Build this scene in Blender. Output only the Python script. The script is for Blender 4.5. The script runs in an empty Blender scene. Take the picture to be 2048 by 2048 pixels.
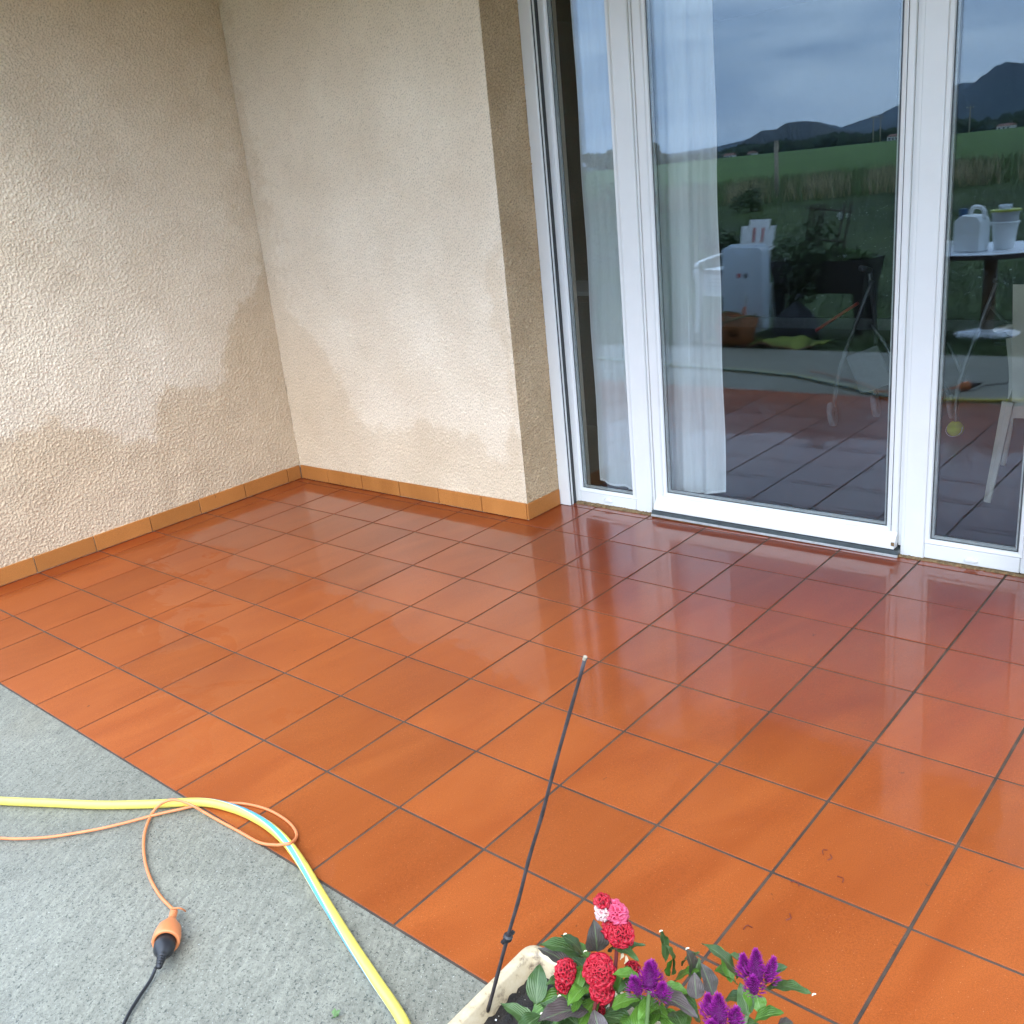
import bpy, bmesh, math, random
import numpy as np
from mathutils import Vector, Matrix
rnd = random.Random(7)
S = bpy.context.scene
COL = S.collection
U = 0.32                      # one floor tile, metres; plan coordinates below are in tiles
R = math.radians

# ------------------------------------------------------------------ camera
FPX, YAW, PITCH, ROLL = 1900.28, -0.7405, 0.3322, -0.1026
CP = np.array([13.657, -3.3513, 5.0055])
_f = np.array([math.cos(PITCH)*math.sin(YAW), math.cos(PITCH)*math.cos(YAW), -math.sin(PITCH)])
_r = np.array([math.cos(YAW), -math.sin(YAW), 0.0]); _u = np.cross(_r, _f)
CR = _r*math.cos(ROLL)+_u*math.sin(ROLL); CU = -_r*math.sin(ROLL)+_u*math.cos(ROLL); CF = _f
cam_d = bpy.data.cameras.new('camera'); cam = bpy.data.objects.new('camera', cam_d); COL.objects.link(cam)
cam_d.sensor_width = 36; cam_d.lens = FPX/2048*36; cam_d.clip_start = 0.02; cam_d.clip_end = 9000
cam.matrix_world = Matrix(((CR[0], CU[0], -CF[0], CP[0]*U), (CR[1], CU[1], -CF[1], CP[1]*U),
                           (CR[2], CU[2], -CF[2], CP[2]*U), (0, 0, 0, 1)))
S.camera = cam

# ------------------------------------------------------------------ world, sun, exposure
SUN_EL, SUN_AZ = R(48), R(155)      # azimuth clockwise from +Y: behind and right of the camera
w = bpy.data.worlds.new('World'); S.world = w; w.use_nodes = True
nt = w.node_tree; nt.nodes.clear(); N = nt.nodes.new; LK = nt.links.new
wo = N('ShaderNodeOutputWorld'); bg = N('ShaderNodeBackground'); LK(bg.outputs[0], wo.inputs[0])
bg.inputs['Strength'].default_value = 0.1
sky = N('ShaderNodeTexSky'); sky.sky_type = 'NISHITA'; sky.sun_disc = False
sky.sun_elevation = SUN_EL; sky.sun_rotation = SUN_AZ
tc = N('ShaderNodeTexCoord')
mp = N('ShaderNodeMapping'); mp.inputs['Scale'].default_value = (1.6, 1.6, 8.5); mp.inputs['Rotation'].default_value = (R(2.5), R(-3), 0.4)
LK(tc.outputs['Generated'], mp.inputs[0])
n1 = N('ShaderNodeTexNoise'); n1.inputs['Scale'].default_value = 2.1; n1.inputs['Detail'].default_value = 6; n1.inputs['Roughness'].default_value = 0.48
n1.inputs['Distortion'].default_value = 0.35
LK(mp.outputs[0], n1.inputs['Vector'])
cr = N('ShaderNodeValToRGB'); LK(n1.outputs['Fac'], cr.inputs[0])
cr.color_ramp.elements[0].position = 0.36; cr.color_ramp.elements[0].color = (0.27, 0.38, 0.58, 1)
cr.color_ramp.elements[1].position = 0.66; cr.color_ramp.elements[1].color = (0.66, 0.78, 0.95, 1)
sep = N('ShaderNodeSeparateXYZ'); LK(tc.outputs['Generated'], sep.inputs[0])
mr = N('ShaderNodeMapRange'); mr.inputs['From Min'].default_value = 0.0; mr.inputs['From Max'].default_value = 0.75
mr.inputs['To Min'].default_value = 23.0; mr.inputs['To Max'].default_value = 42.0; LK(sep.outputs['Z'], mr.inputs['Value'])
vm = N('ShaderNodeVectorMath'); vm.operation = 'SCALE'; LK(cr.outputs[0], vm.inputs[0]); LK(mr.outputs[0], vm.inputs['Scale'])
mx = N('ShaderNodeMix'); mx.data_type = 'RGBA'; mx.inputs['Factor'].default_value = 0.88
LK(sky.outputs[0], mx.inputs['A']); LK(vm.outputs[0], mx.inputs['B']); LK(mx.outputs['Result'], bg.inputs['Color'])
sl = bpy.data.lights.new('sun', 'SUN'); sl.energy = 1.5; sl.angle = R(35); sl.color = (1.0, 0.92, 0.80)
so = bpy.data.objects.new('sun', sl); COL.objects.link(so)
sd = Vector((math.sin(SUN_AZ)*math.cos(SUN_EL), math.cos(SUN_AZ)*math.cos(SUN_EL), math.sin(SUN_EL)))
so.rotation_euler = sd.to_track_quat('Z', 'Y').to_euler(); so.location = sd*20
V = S.view_settings; V.view_transform = 'Standard'; V.look = 'None'; V.exposure = 1.02; V.gamma = 1; V.use_curve_mapping = False
S.render.engine = 'CYCLES'
S.cycles.max_bounces = 14; S.cycles.transparent_max_bounces = 24; S.cycles.glossy_bounces = 6; S.cycles.diffuse_bounces = 4
S.cycles.transmission_bounces = 8; S.cycles.volume_bounces = 0
S.cycles.use_denoising = True

# ------------------------------------------------------------------ layout helpers
SX, SY = .0052, .0053                       # the terrace drains: its floor falls away from the house
GL = 8.22                                   # outer glass plane
def fz(x, y): return SX*(x-4.35)+SY*(y-8.2)
def ray(px, py): return CF+CR*(px-1024)/FPX-CU*(py-1024)/FPX
def W(*a):
    a = a[0] if len(a) == 1 else a
    return Vector((a[0]*U, a[1]*U, a[2]*U))
def on(x, y, h=0): return W(x, y, fz(x, y)+h)          # point h tiles above the terrace floor
def fl(px, py, h=0):
    d = ray(px, py); n = np.array([-SX, -SY, 1]); o = np.array([4.35, 8.2, h]); return W(*(CP+((o-CP)@n)/(d@n)*d))
def atz(px, py, z): d = ray(px, py); return W(*(CP+(z-CP[2])/d[2]*d))
def aty(px, py, y): d = ray(px, py); return W(*(CP+(y-CP[1])/d[1]*d))
FT = Matrix.Rotation(math.atan(SY), 4, 'X') @ Matrix.Rotation(-math.atan(SX), 4, 'Y')

# ------------------------------------------------------------------ materials
def mat(name):
    m = bpy.data.materials.new(name); m.use_nodes = True; t = m.node_tree
    return m, t, t.nodes['Principled BSDF']
def hexa(c): return (*c, 1) if len(c) == 3 else c
def noise(t, scale, detail=4, rough=.5, vec=None, dist=0, stretch=None, rot=None, obj=False):
    n = t.nodes.new('ShaderNodeTexNoise'); n.inputs['Scale'].default_value = scale; n.inputs['Detail'].default_value = detail
    n.inputs['Roughness'].default_value = rough; n.inputs['Distortion'].default_value = dist
    if vec is None:
        if obj: vec = t.nodes.new('ShaderNodeTexCoord').outputs['Object']
        else: vec = t.nodes.new('ShaderNodeNewGeometry').outputs['Position']
    if stretch or rot:
        mpn = t.nodes.new('ShaderNodeMapping'); t.links.new(vec, mpn.inputs[0])
        if rot:   # rotate first, then stretch
            mpn.inputs['Rotation'].default_value = rot
            m2 = t.nodes.new('ShaderNodeMapping'); t.links.new(mpn.outputs[0], m2.inputs[0]); m2.inputs['Scale'].default_value = stretch or (1, 1, 1); vec = m2.outputs[0]
        else: mpn.inputs['Scale'].default_value = stretch; vec = mpn.outputs[0]
    t.links.new(vec, n.inputs['Vector']); return n.outputs['Fac']
def ramp(t, fac, *st):
    c = t.nodes.new('ShaderNodeValToRGB'); t.links.new(fac, c.inputs[0]); e = c.color_ramp.elements
    while len(e) < len(st): e.new(.5)
    for k, (p, col) in enumerate(st):
        e[k].position = p; e[k].color = hexa(col) if not isinstance(col, (int, float)) else (col, col, col, 1)
    return c.outputs[0]
def mixc(t, fac, a, b, mode='MIX'):
    m = t.nodes.new('ShaderNodeMix'); m.data_type = 'RGBA'; m.blend_type = mode
    for k, v in (('Factor', fac), ('A', a), ('B', b)):
        if hasattr(v, 'is_linked') or hasattr(v, 'links'): t.links.new(v, m.inputs[k])
        else: m.inputs[k].default_value = v if k == 'Factor' else hexa(v)
    return m.outputs['Result']
def math_(t, op, a, b=None, clamp=False):
    m = t.nodes.new('ShaderNodeMath'); m.operation = op; m.use_clamp = clamp
    for k, v in enumerate((a, b)):
        if v is None: continue
        if hasattr(v, 'links'): t.links.new(v, m.inputs[k])
        else: m.inputs[k].default_value = v
    return m.outputs[0]
def bump(t, b, h, strength, dist, prev=None, sock='Normal'):
    n = t.nodes.new('ShaderNodeBump'); n.inputs['Strength'].default_value = strength; n.inputs['Distance'].default_value = dist
    t.links.new(h, n.inputs['Height'])
    if prev is not None: t.links.new(prev, n.inputs['Normal'])
    t.links.new(n.outputs[0], b.inputs[sock]); return n.outputs[0]
def simple(name, c, rough=.5, var=.12, scale=30, bstr=0, bd=.001, metal=0, spec=.5, obj=True, coat=0):
    m, t, b = mat(name); b.inputs['Roughness'].default_value = rough; b.inputs['Metallic'].default_value = metal
    b.inputs['Specular IOR Level'].default_value = spec; b.inputs['Coat Weight'].default_value = coat; b.inputs['Coat Roughness'].default_value = .08
    n = noise(t, scale, 5, .6, obj=obj)
    lo = tuple(x*(1-var) for x in c); hi = tuple(min(1, x*(1+var)) for x in c)
    t.links.new(ramp(t, n, (.3, lo), (.7, hi)), b.inputs['Base Color'])
    if bstr: bump(t, b, noise(t, scale*3, 4, .6, obj=obj), bstr, bd)
    return m

# render: dry cream where unwetted, tan where soaked; soak mask stored on the mesh holds stains, corner tone and painted upper shade
def render_mat():
    m, t, b = mat('roughcast_render'); at = t.nodes.new('ShaderNodeAttribute'); at.attribute_name = 'soak_tone'
    n = noise(t, 2.3, 4, .5)
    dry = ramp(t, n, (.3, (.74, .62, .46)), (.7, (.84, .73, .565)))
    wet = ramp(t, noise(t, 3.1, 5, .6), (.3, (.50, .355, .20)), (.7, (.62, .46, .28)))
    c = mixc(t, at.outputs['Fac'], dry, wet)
    sp = noise(t, 55, 3, .6)
    c = mixc(t, ramp(t, sp, (.66, 0.0), (.76, .45)), c, (.22, .17, .10))
    at2 = t.nodes.new('ShaderNodeAttribute'); at2.attribute_name = 'pit'
    c = mixc(t, math_(t, 'MULTIPLY', at2.outputs['Fac'], .30), c, (.17, .125, .075))
    t.links.new(c, b.inputs['Base Color'])
    rg = ramp(t, at.outputs['Fac'], (0, .95), (1, .68)); t.links.new(rg, b.inputs['Roughness'])
    b.inputs['Specular IOR Level'].default_value = .25
    bump(t, b, noise(t, 160, 4, .65), .5, .002)
    return m
M = {}
M['render'] = render_mat()

def tile_mat(name, skirt=False):
    m, t, b = mat(name)
    oi = t.nodes.new('ShaderNodeObjectInfo')
    g = t.nodes.new('ShaderNodeNewGeometry').outputs['Position']
    cloud = noise(t, 1.9, 3, .55, stretch=(3.1, .9, 1), rot=(0, 0, R(14)), dist=.6)
    fine = noise(t, 420, 3, .7)
    if skirt:
        c = ramp(t, cloud, (.3, (.41, .155, .038)), (.7, (.50, .20, .052)))
    else:
        c = ramp(t, cloud, (.22, (.255, .056, .0120)), (.78, (.342, .088, .0200)))
    v = math_(t, 'MULTIPLY_ADD', oi.outputs['Random'], .20); v.node.inputs[2].default_value = .90
    hs = t.nodes.new('ShaderNodeHueSaturation'); t.links.new(c, hs.inputs['Color']); t.links.new(v, hs.inputs['Value'])
    c = mixc(t, .8, hs.outputs[0], ramp(t, fine, (.35, .66), (.65, 1.14)), 'MULTIPLY')
    # scattered mineral specks, pale and dark
    vo = t.nodes.new('ShaderNodeTexVoronoi'); vo.inputs['Scale'].default_value = 85; t.links.new(g, vo.inputs['Vector'])
    c = mixc(t, ramp(t, vo.outputs['Distance'], (.05, .55), (.09, 0.0)), c, (.60, .30, .14))
    dirt = ramp(t, noise(t, 34, 3, .55, dist=1.5), (.73, 0.0), (.755, .75))
    c = mixc(t, dirt, c, (.10, .03, .015))
    b.inputs['Specular IOR Level'].default_value = .16
    if skirt:
        t.links.new(c, b.inputs['Base Color'])
        b.inputs['Roughness'].default_value = .45
        bump(t, b, fine, .2, .0006); return m
    # film of water: glassy near the window, thinner patches elsewhere
    sp = t.nodes.new('ShaderNodeSeparateXYZ'); t.links.new(g, sp.inputs[0])
    near = math_(t, 'MULTIPLY', math_(t, 'SUBTRACT', sp.outputs['Y'], 0.35), .9)
    rightw = math_(t, 'MULTIPLY', math_(t, 'SUBTRACT', sp.outputs['X'], .45), .42)
    rag = noise(t, 2.6, 9, .62, dist=.8)
    rag = math_(t, 'MULTIPLY', math_(t, 'SUBTRACT', rag, .5), 2.2)
    wet = math_(t, 'ADD', math_(t, 'ADD', near, rightw), rag)
    strip = math_(t, 'ADD', math_(t, 'MULTIPLY', math_(t, 'SUBTRACT', -.12, sp.outputs['X']), 3.2), math_(t, 'MULTIPLY', rag, .25))   # water lying along the side wall
    wet = math_(t, 'MAXIMUM', wet, strip)
    wetm = ramp(t, wet, (.44, 0.0), (.50, 1.0))
    pool = math_(t, 'ADD', math_(t, 'ADD', sp.outputs['Y'], math_(t, 'MULTIPLY', rag, .30)), math_(t, 'MULTIPLY', math_(t, 'SUBTRACT', sp.outputs['X'], 3.2), .10))
    pool = ramp(t, pool, (.955, 0.0), (1.0, 1.0))        # ragged edge where the standing film begins
    fade = t.nodes.new('ShaderNodeMapRange'); t.links.new(math_(t, 'ADD', sp.outputs['Y'], math_(t, 'MULTIPLY', rag, .25)), fade.inputs['Value'])
    fade.inputs['From Min'].default_value = .9; fade.inputs['From Max'].default_value = 2.15; fade = fade.outputs[0]      # deeper water towards the house
    fade = math_(t, 'MAXIMUM', fade, math_(t, 'MULTIPLY', strip, .9), clamp=True)
    soaked = ramp(t, math_(t, 'MULTIPLY', wetm, fade), (0, (1, 1, 1)), (1.0, (.74, .52, .46))); t.links.new(mixc(t, 1.0, c, soaked, 'MULTIPLY'), b.inputs['Base Color'])   # soaked terracotta is darker
    b.inputs['Coat IOR'].default_value = 1.36
    f2 = math_(t, 'MULTIPLY_ADD', pool, .76); f2.node.inputs[2].default_value = .18; film = math_(t, 'MULTIPLY', wetm, f2)
    cw = math_(t, 'MULTIPLY_ADD', film, .92); cw.node.inputs[2].default_value = .08; t.links.new(cw, b.inputs['Coat Weight'])
    f3 = math_(t, 'MULTIPLY_ADD', fade, -.06); f3.node.inputs[2].default_value = .075; crg = mixc(t, math_(t, 'MULTIPLY', wetm, pool), (.26, .26, .26), f3); t.links.new(crg, b.inputs['Coat Roughness'])
    br = math_(t, 'MULTIPLY_ADD', wetm, -.22); br.node.inputs[2].default_value = .50; t.links.new(br, b.inputs['Roughness'])
    rip = noise(t, 9, 3, .5, stretch=(1, 1, 1)); 
    p = bump(t, b, rip, .085, .006, sock='Coat Normal')
    p2 = bump(t, b, noise(t, 30, 3, .5), .12, .0016, prev=p, sock='Coat Normal')
    bump(t, b, fine, .25, .0006)
    return m
M['tile'] = tile_mat('wet_terracotta_tile'); M['skirt'] = tile_mat('terracotta_skirting', True)
M['grout'] = simple('dark_wet_grout', (.055, .038, .026), .75, .5, 12, .5, .002, obj=False)
def concrete_mat():
    m, t, b = mat('brushed_concrete')
    n = noise(t, 1.3, 4, .55); c = ramp(t, n, (.3, (.175, .172, .132)), (.7, (.228, .222, .172)))
    br = noise(t, 70, 5, .7, stretch=(1.0, .22, 1), rot=(0, 0, R(-30)))
    c = mixc(t, .85, c, ramp(t, br, (.3, .66), (.7, 1.22)), 'MULTIPLY')
    c = mixc(t, .8, c, ramp(t, noise(t, 120, 4, .75), (.35, .70), (.65, 1.15)), 'MULTIPLY')
    pits = noise(t, 150, 4, .7, dist=.5); c = mixc(t, ramp(t, pits, (.565, 0.0), (.62, .92)), c, (.045, .05, .04))
    ws = noise(t, 260, 2, .5); c = mixc(t, ramp(t, ws, (.70, 0.0), (.74, .6)), c, (.66, .67, .63))
    t.links.new(c, b.inputs['Base Color'])
    t.links.new(ramp(t, noise(t, 2.2, 4, .6), (.4, .42), (.6, .7)), b.inputs['Roughness'])
    p = bump(t, b, br, .5, .004); bump(t, b, pits, .5, .003, prev=p)
    return m
M['concrete'] = concrete_mat()
M['pvc'] = simple('white_pvc', (.76, .77, .74), .22, .025, 6, 0, spec=.5)
M['gasket'] = simple('dark_gasket', (.035, .04, .04), .5)
M['spacer'] = simple('grey_spacer', (.30, .32, .31), .35)
M['alu'] = simple('worn_aluminium', (.62, .64, .62), .35, .15, 25, metal=.6)
M['alu_dark'] = simple('dark_threshold', (.06, .075, .075), .35, .25, 18, .1)
M['mortar'] = simple('dirty_mortar', (.20, .13, .06), .85, .6, 60, .9, .006, obj=False)
def glass_mat():
    m, t, b = mat('window_glass'); t.nodes.remove(b)
    out = t.nodes['Material Output']; ge = t.nodes.new('ShaderNodeNewGeometry')
    ior = math_(t, 'MULTIPLY_ADD', ge.outputs['Backfacing'], 1/1.5-1.5); ior.node.inputs[2].default_value = 1.5
    fr = t.nodes.new('ShaderNodeFresnel'); t.links.new(ior, fr.inputs['IOR'])
    tr = t.nodes.new('ShaderNodeBsdfTransparent'); tr.inputs['Color'].default_value = (.975, .985, .98, 1)
    gl = t.nodes.new('ShaderNodeBsdfGlossy'); gl.inputs['Roughness'].default_value = 0.0; gl.inputs['Color'].default_value = (.76, .89, 1, 1)
    mi = t.nodes.new('ShaderNodeMixShader'); t.links.new(fr.outputs[0], mi.inputs[0]); t.links.new(tr.outputs[0], mi.inputs[1]); t.links.new(gl.outputs[0], mi.inputs[2])
    t.links.new(mi.outputs[0], out.inputs[0]); return m
M['glass'] = glass_mat()
def curtain_mat(name, alpha, col=(.86, .87, .88)):
    m, t, b = mat(name); out = t.nodes['Material Output']; t.nodes.remove(b)
    df = t.nodes.new('ShaderNodeBsdfDiffuse'); df.inputs['Color'].default_value = hexa(col)
    tl = t.nodes.new('ShaderNodeBsdfTranslucent'); tl.inputs['Color'].default_value = hexa(col)
    a = t.nodes.new('ShaderNodeMixShader'); a.inputs[0].default_value = .3; t.links.new(df.outputs[0], a.inputs[1]); t.links.new(tl.outputs[0], a.inputs[2])
    tr = t.nodes.new('ShaderNodeBsdfTransparent'); mi = t.nodes.new('ShaderNodeMixShader')
    n = noise(t, 45, 3, .6, obj=True, stretch=(1, 1, .06)); fac = math_(t, 'MULTIPLY_ADD', n, .25); fac.node.inputs[2].default_value = alpha-.12
    t.links.new(fac, mi.inputs[0]); t.links.new(tr.outputs[0], mi.inputs[1]); t.links.new(a.outputs[0], mi.inputs[2]); t.links.new(mi.outputs[0], out.inputs[0])
    return m
M['sheer'] = curtain_mat('sheer_voile', .80); M['sheer_hem'] = curtain_mat('sheer_voile_hem', .97)

# ------------------------------------------------------------------ mesh helpers
class MB:
    def __init__(s): s.v = []; s.f = []; s.mi = []
    def add(s, vs, fs, mi=0):
        o = len(s.v); s.v += [tuple(v) for v in vs]; s.f += [tuple(i+o for i in f) for f in fs]; s.mi += [mi]*len(fs)
    def box(s, a, b, mi=0, M4=None):
        x0, y0, z0 = a; x1, y1, z1 = b
        vs = [(x0,y0,z0),(x1,y0,z0),(x1,y1,z0),(x0,y1,z0),(x0,y0,z1),(x1,y0,z1),(x1,y1,z1),(x0,y1,z1)]
        if M4 is not None: vs = [M4 @ Vector(v) for v in vs]
        s.add(vs, [(0,3,2,1),(4,5,6,7),(0,1,5,4),(1,2,6,5),(2,3,7,6),(3,0,4,7)], mi); return s
    def tube(s, pts, rad, n=10, mi=0, cap=True, flat=1.0):
        pts = [Vector(p) for p in pts]; k = len(pts); rads = rad if hasattr(rad, '__len__') else [rad]*k
        up = None; o = len(s.v); vs = []
        for i, p in enumerate(pts):
            d = (pts[min(i+1, k-1)]-pts[max(i-1, 0)]).normalized()
            if up is None: up = d.orthogonal().normalized() if abs(d.z) > .9 else Vector((0, 0, 1))
            a = d.cross(up).normalized(); up2 = a.cross(d).normalized(); up = up2
            for j in range(n):
                an = 2*math.pi*j/n; vs.append(p+a*math.cos(an)*rads[i]+up2*math.sin(an)*rads[i]*flat)
        fs = [(i*n+j, i*n+(j+1) % n, (i+1)*n+(j+1) % n, (i+1)*n+j) for i in range(k-1) for j in range(n)]
        if cap: fs += [tuple(range(n))[::-1], tuple((k-1)*n+j for j in range(n))]
        s.add(vs, fs, mi); return s
    def lathe(s, prof, n=24, c=(0, 0, 0), mi=0, M4=None, sy=1):
        vs = []
        for r_, z in prof:
            for j in range(n):
                an = 2*math.pi*j/n; v = Vector((r_*math.cos(an), r_*sy*math.sin(an), z))
                vs.append((M4 @ v) if M4 is not None else v+Vector(c))
        k = len(prof); fs = [(i*n+j, i*n+(j+1) % n, (i+1)*n+(j+1) % n, (i+1)*n+j) for i in range(k-1) for j in range(n)]
        if prof[0][0] > 1e-5: fs.append(tuple(range(n))[::-1])
        if prof[-1][0] > 1e-5: fs.append(tuple((k-1)*n+j for j in range(n)))
        s.add(vs, fs, mi); return s
    def ball(s, c, r_, n=12, sc=(1, 1, 1), mi=0):
        prof = [(math.sin(math.pi*i/(n//2+2)), -math.cos(math.pi*i/(n//2+2))) for i in range(n//2+3)]
        vs = []; m = len(prof)
        for a, z in prof:
            for j in range(n):
                an = 2*math.pi*j/n; vs.append((c[0]+a*math.cos(an)*r_*sc[0], c[1]+a*math.sin(an)*r_*sc[1], c[2]+z*r_*sc[2]))
        s.add(vs, [(i*n+j, i*n+(j+1) % n, (i+1)*n+(j+1) % n, (i+1)*n+j) for i in range(m-1) for j in range(n)], mi); return s
    def build(s, name, mats, parent=None, smooth=False, bevel=0, seg=2, sub=0, world=False):
        me = bpy.data.meshes.new(name); me.from_pydata([tuple(v) for v in s.v], [], s.f); me.update()
        mats = mats if isinstance(mats, (list, tuple)) else [mats]
        for m_ in mats: me.materials.append(m_)
        if len(mats) > 1: me.polygons.foreach_set('material_index', s.mi)
        o = bpy.data.objects.new(name, me); COL.objects.link(o)
        if smooth: me.polygons.foreach_set('use_smooth', [True]*len(me.polygons))
        if bevel:
            bm = bmesh.new(); bm.from_mesh(me); bmesh.ops.remove_doubles(bm, verts=bm.verts, dist=1e-6)
            es = [e for e in bm.edges if len(e.link_faces) == 2 and e.calc_face_angle(0) > .5]
            bmesh.ops.bevel(bm, geom=es, offset=bevel, segments=seg, affect='EDGES', profile=.5, clamp_overlap=True)
            bm.to_mesh(me); bm.free()
            for p_ in me.polygons:      # round only the bevels: large faces stay truly flat
                ls = [(me.vertices[p_.vertices[i]].co-me.vertices[p_.vertices[i-1]].co).length for i in range(len(p_.vertices))]
                p_.use_smooth = min(ls) < bevel*1.15
        if sub:
            md = o.modifiers.new('sub', 'SUBSURF'); md.levels = sub; md.render_levels = sub
        if parent is not None:
            o.parent = parent
            if world:  # vertices were given in world coordinates: keep them there
                o.matrix_parent_inverse = Matrix.Translation(-parent.location)
        return o
def tag(o, label=None, cat=None, group=None, kind=None):
    for k_, v_ in (('label', label), ('category', cat), ('group', group), ('kind', kind)):
        if v_: o[k_] = v_
    return o
def empty(name, loc, label=None, cat=None, group=None, rz=0, kind=None):
    o = bpy.data.objects.new(name, None); COL.objects.link(o); o.location = loc; o.rotation_euler.z = rz
    o.empty_display_size = .1; return tag(o, label, cat, group, kind)
def ch(o): return list(o.children)
def copy_tree(o, parent=None):
    c = o.copy(); COL.objects.link(c)
    if parent is not None: c.parent = parent
    for k_ in ch(o): copy_tree(k_, c)
    return c
def smooth_path(pts, k=6):
    pts = [Vector(p) for p in pts]; out = []
    P_ = [pts[0]*2-pts[1]]+pts+[pts[-1]*2-pts[-2]]
    for i in range(1, len(P_)-2):
        a, b, c, d = P_[i-1:i+3]
        for j in range(k):
            t = j/k; out.append(.5*((2*b)+(c-a)*t+(2*a-5*b+4*c-d)*t*t+(3*b-a-3*c+d)*t**3))
    out.append(pts[-1]); return out

# ------------------------------------------------------------------ terrain: lawn, meadow, hills
MC = np.array([13.657*U, (2*GL+3.3513)*U, 5.0055*U])          # point the distances to the landscape are measured from
def terr(d):                                                    # ground height at distance d
    xs = [0, 9.5, 14, 26, 60, 150, 400, 1000, 4000]; zs = [-.045, -.045, 0.03, .52, 1.05, 1.9, 2.6, 1.2, -10]
    return float(np.interp(d, xs, zs))
def ground_z(x, y):
    d = math.hypot(x-MC[0], y-MC[1]) if y < -.5 else 0
    return terr(d)
def pol(az, d, z=0): return Vector((MC[0]+d*math.sin(R(az)), MC[1]-d*math.cos(R(az)), z))
def ground_mat():
    m, t, b = mat('meadow_ground'); g = t.nodes.new('ShaderNodeNewGeometry').outputs['Position']
    a = noise(t, .55, 8, .72); c1 = ramp(t, a, (.36, (.018, .036, .010)), (.64, (.060, .092, .024)))
    a2 = noise(t, 9, 4, .7); c1 = mixc(t, .7, c1, ramp(t, a2, (.3, .45), (.7, 1.25)), 'MULTIPLY')
    vv = t.nodes.new('ShaderNodeVectorMath'); vv.operation = 'DISTANCE'; t.links.new(g, vv.inputs[0]); vv.inputs[1].default_value = (MC[0], MC[1], 0)
    far = noise(t, .035, 6, .65, stretch=(1, 1, 1)); c2 = ramp(t, far, (.35, (.050, .100, .016)), (.65, (.080, .145, .028)))
    fm = t.nodes.new('ShaderNodeMapRange'); t.links.new(vv.outputs['Value'], fm.inputs['Value']); fm.inputs['From Min'].default_value = 24; fm.inputs['From Max'].default_value = 40
    c = mixc(t, fm.outputs[0], c1, c2); t.links.new(c, b.inputs['Base Color']); b.inputs['Roughness'].default_value = .8; b.inputs['Specular IOR Level'].default_value = .15
    bump(t, b, a2, .6, .05); return m
M['ground'] = ground_mat()
def build_ground():
    mb = MB(); ds = [0, 4, 8, 9.5, 11, 14, 18, 22, 26, 32, 42, 60, 90, 150, 250, 400, 700, 1000, 2000, 3900]
    azs = list(range(0, 360, 6)); n = len(azs); vs = [(MC[0], MC[1], -.2)]
    for d in ds[1:]:
        for az in azs:
            p = pol(az, d); zz = terr(d) if p.y < -1.2 else (-.2 if d < 14 else min(terr(d), .3))
            if d > 10 and p.y < -1.2: zz += .06*math.sin(p.x*.4)*math.sin(p.y*.31)
            vs.append((p.x, p.y, zz))
    fs = [(0, 1+j, 1+(j+1) % n) for j in range(n)]
    for i in range(len(ds)-2):
        for j in range(n): fs.append((1+i*n+j, 1+(i+1)*n+j, 1+(i+1)*n+(j+1) % n, 1+i*n+(j+1) % n))
    mb.add(vs, fs); o = mb.build('lawn', M['ground'], smooth=True); tag(o, kind='structure')
build_ground()
M['blade'] = simple('grass_blade', (.046, .080, .020), .6, .8, 1.6, obj=False)
M['blade2'] = simple('field_grass', (.085, .13, .035), .6, .4, 1.0, obj=False)
M['straw'] = simple('tall_dry_grass', (.30, .25, .13), .7, .5, 1.5, obj=False)
M['daisy'] = simple('clover_flower', (.7, .72, .66), .7, .1)
def blades(name, n, region, h, wd, m, lean=.3, label=None, cat='grass'):
    rs = np.random.RandomState(len(name)*7+n % 97); vs = []; k = 0
    while k < n:
        p = region(rs)
        if p is None: continue
        x, y = p; z = ground_z(x, y)-.01; a = rs.rand()*6.28; hh = h*(.5+rs.rand()*.8); l = lean*hh
        dx, dy = math.cos(a)*wd/2, math.sin(a)*wd/2; lx, ly = (rs.rand(2)-.5)*2*l
        vs += [(x-dx, y-dy, z), (x+dx, y+dy, z), (x+lx, y+ly, z+hh)]; k += 1
    mb = MB(); mb.add(vs, [(3*i, 3*i+1, 3*i+2) for i in range(n)]); return tag(mb.build(name, m), label, cat, kind='stuff')
def reg_lawn(rs):
    az = rs.uniform(-44, 6); d = 8.2+18*rs.rand()**1.3; p = pol(az, d)
    return (p.x, p.y) if p.y < -4.95*U else None
blades('grass', 60000, reg_lawn, .055, .012, M['blade'], .8, 'short mown lawn grass behind the concrete strip')
def reg_base(rs): return (6.2*U+rs.uniform(-.55, .45), -8.0*U+rs.uniform(.22, .5))
blades('table_foot_grass', 500, reg_base, .085, .010, M['blade'], .8, 'long grass tufts in front of the round table foot')
def reg_tall(rs):
    az = rs.uniform(-46, 10); d = 25.5+rs.rand()**1.5*9; p = pol(az, d)
    if rs.rand() < .55+.35*math.sin(az*1.7+1)+.2*math.sin(az*4.3): return None
    return (p.x, p.y)
blades('tall_grass', 9000, reg_tall, .46, .026, M['straw'], .35, 'uncut straw coloured grass along the edge of the mown lawn')
def reg_tallg(rs):
    az = rs.uniform(-46, 10); d = 25+rs.rand()*14; p = pol(az, d); return (p.x, p.y)
blades('tall_green_grass', 14000, reg_tallg, .30, .035, M['blade2'], .35, 'uncut green grass standing along the lawn edge')
def reg_daisy(rs):
    az = rs.uniform(-40, -8); d = 9+15*rs.rand(); p = pol(az, d)
    if math.sin(p.x*1.3)*math.sin(p.y*.9+1) < -.3: return None
    return (p.x, p.y)
rs = np.random.RandomState(5); mb = MB(); k = 0
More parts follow.
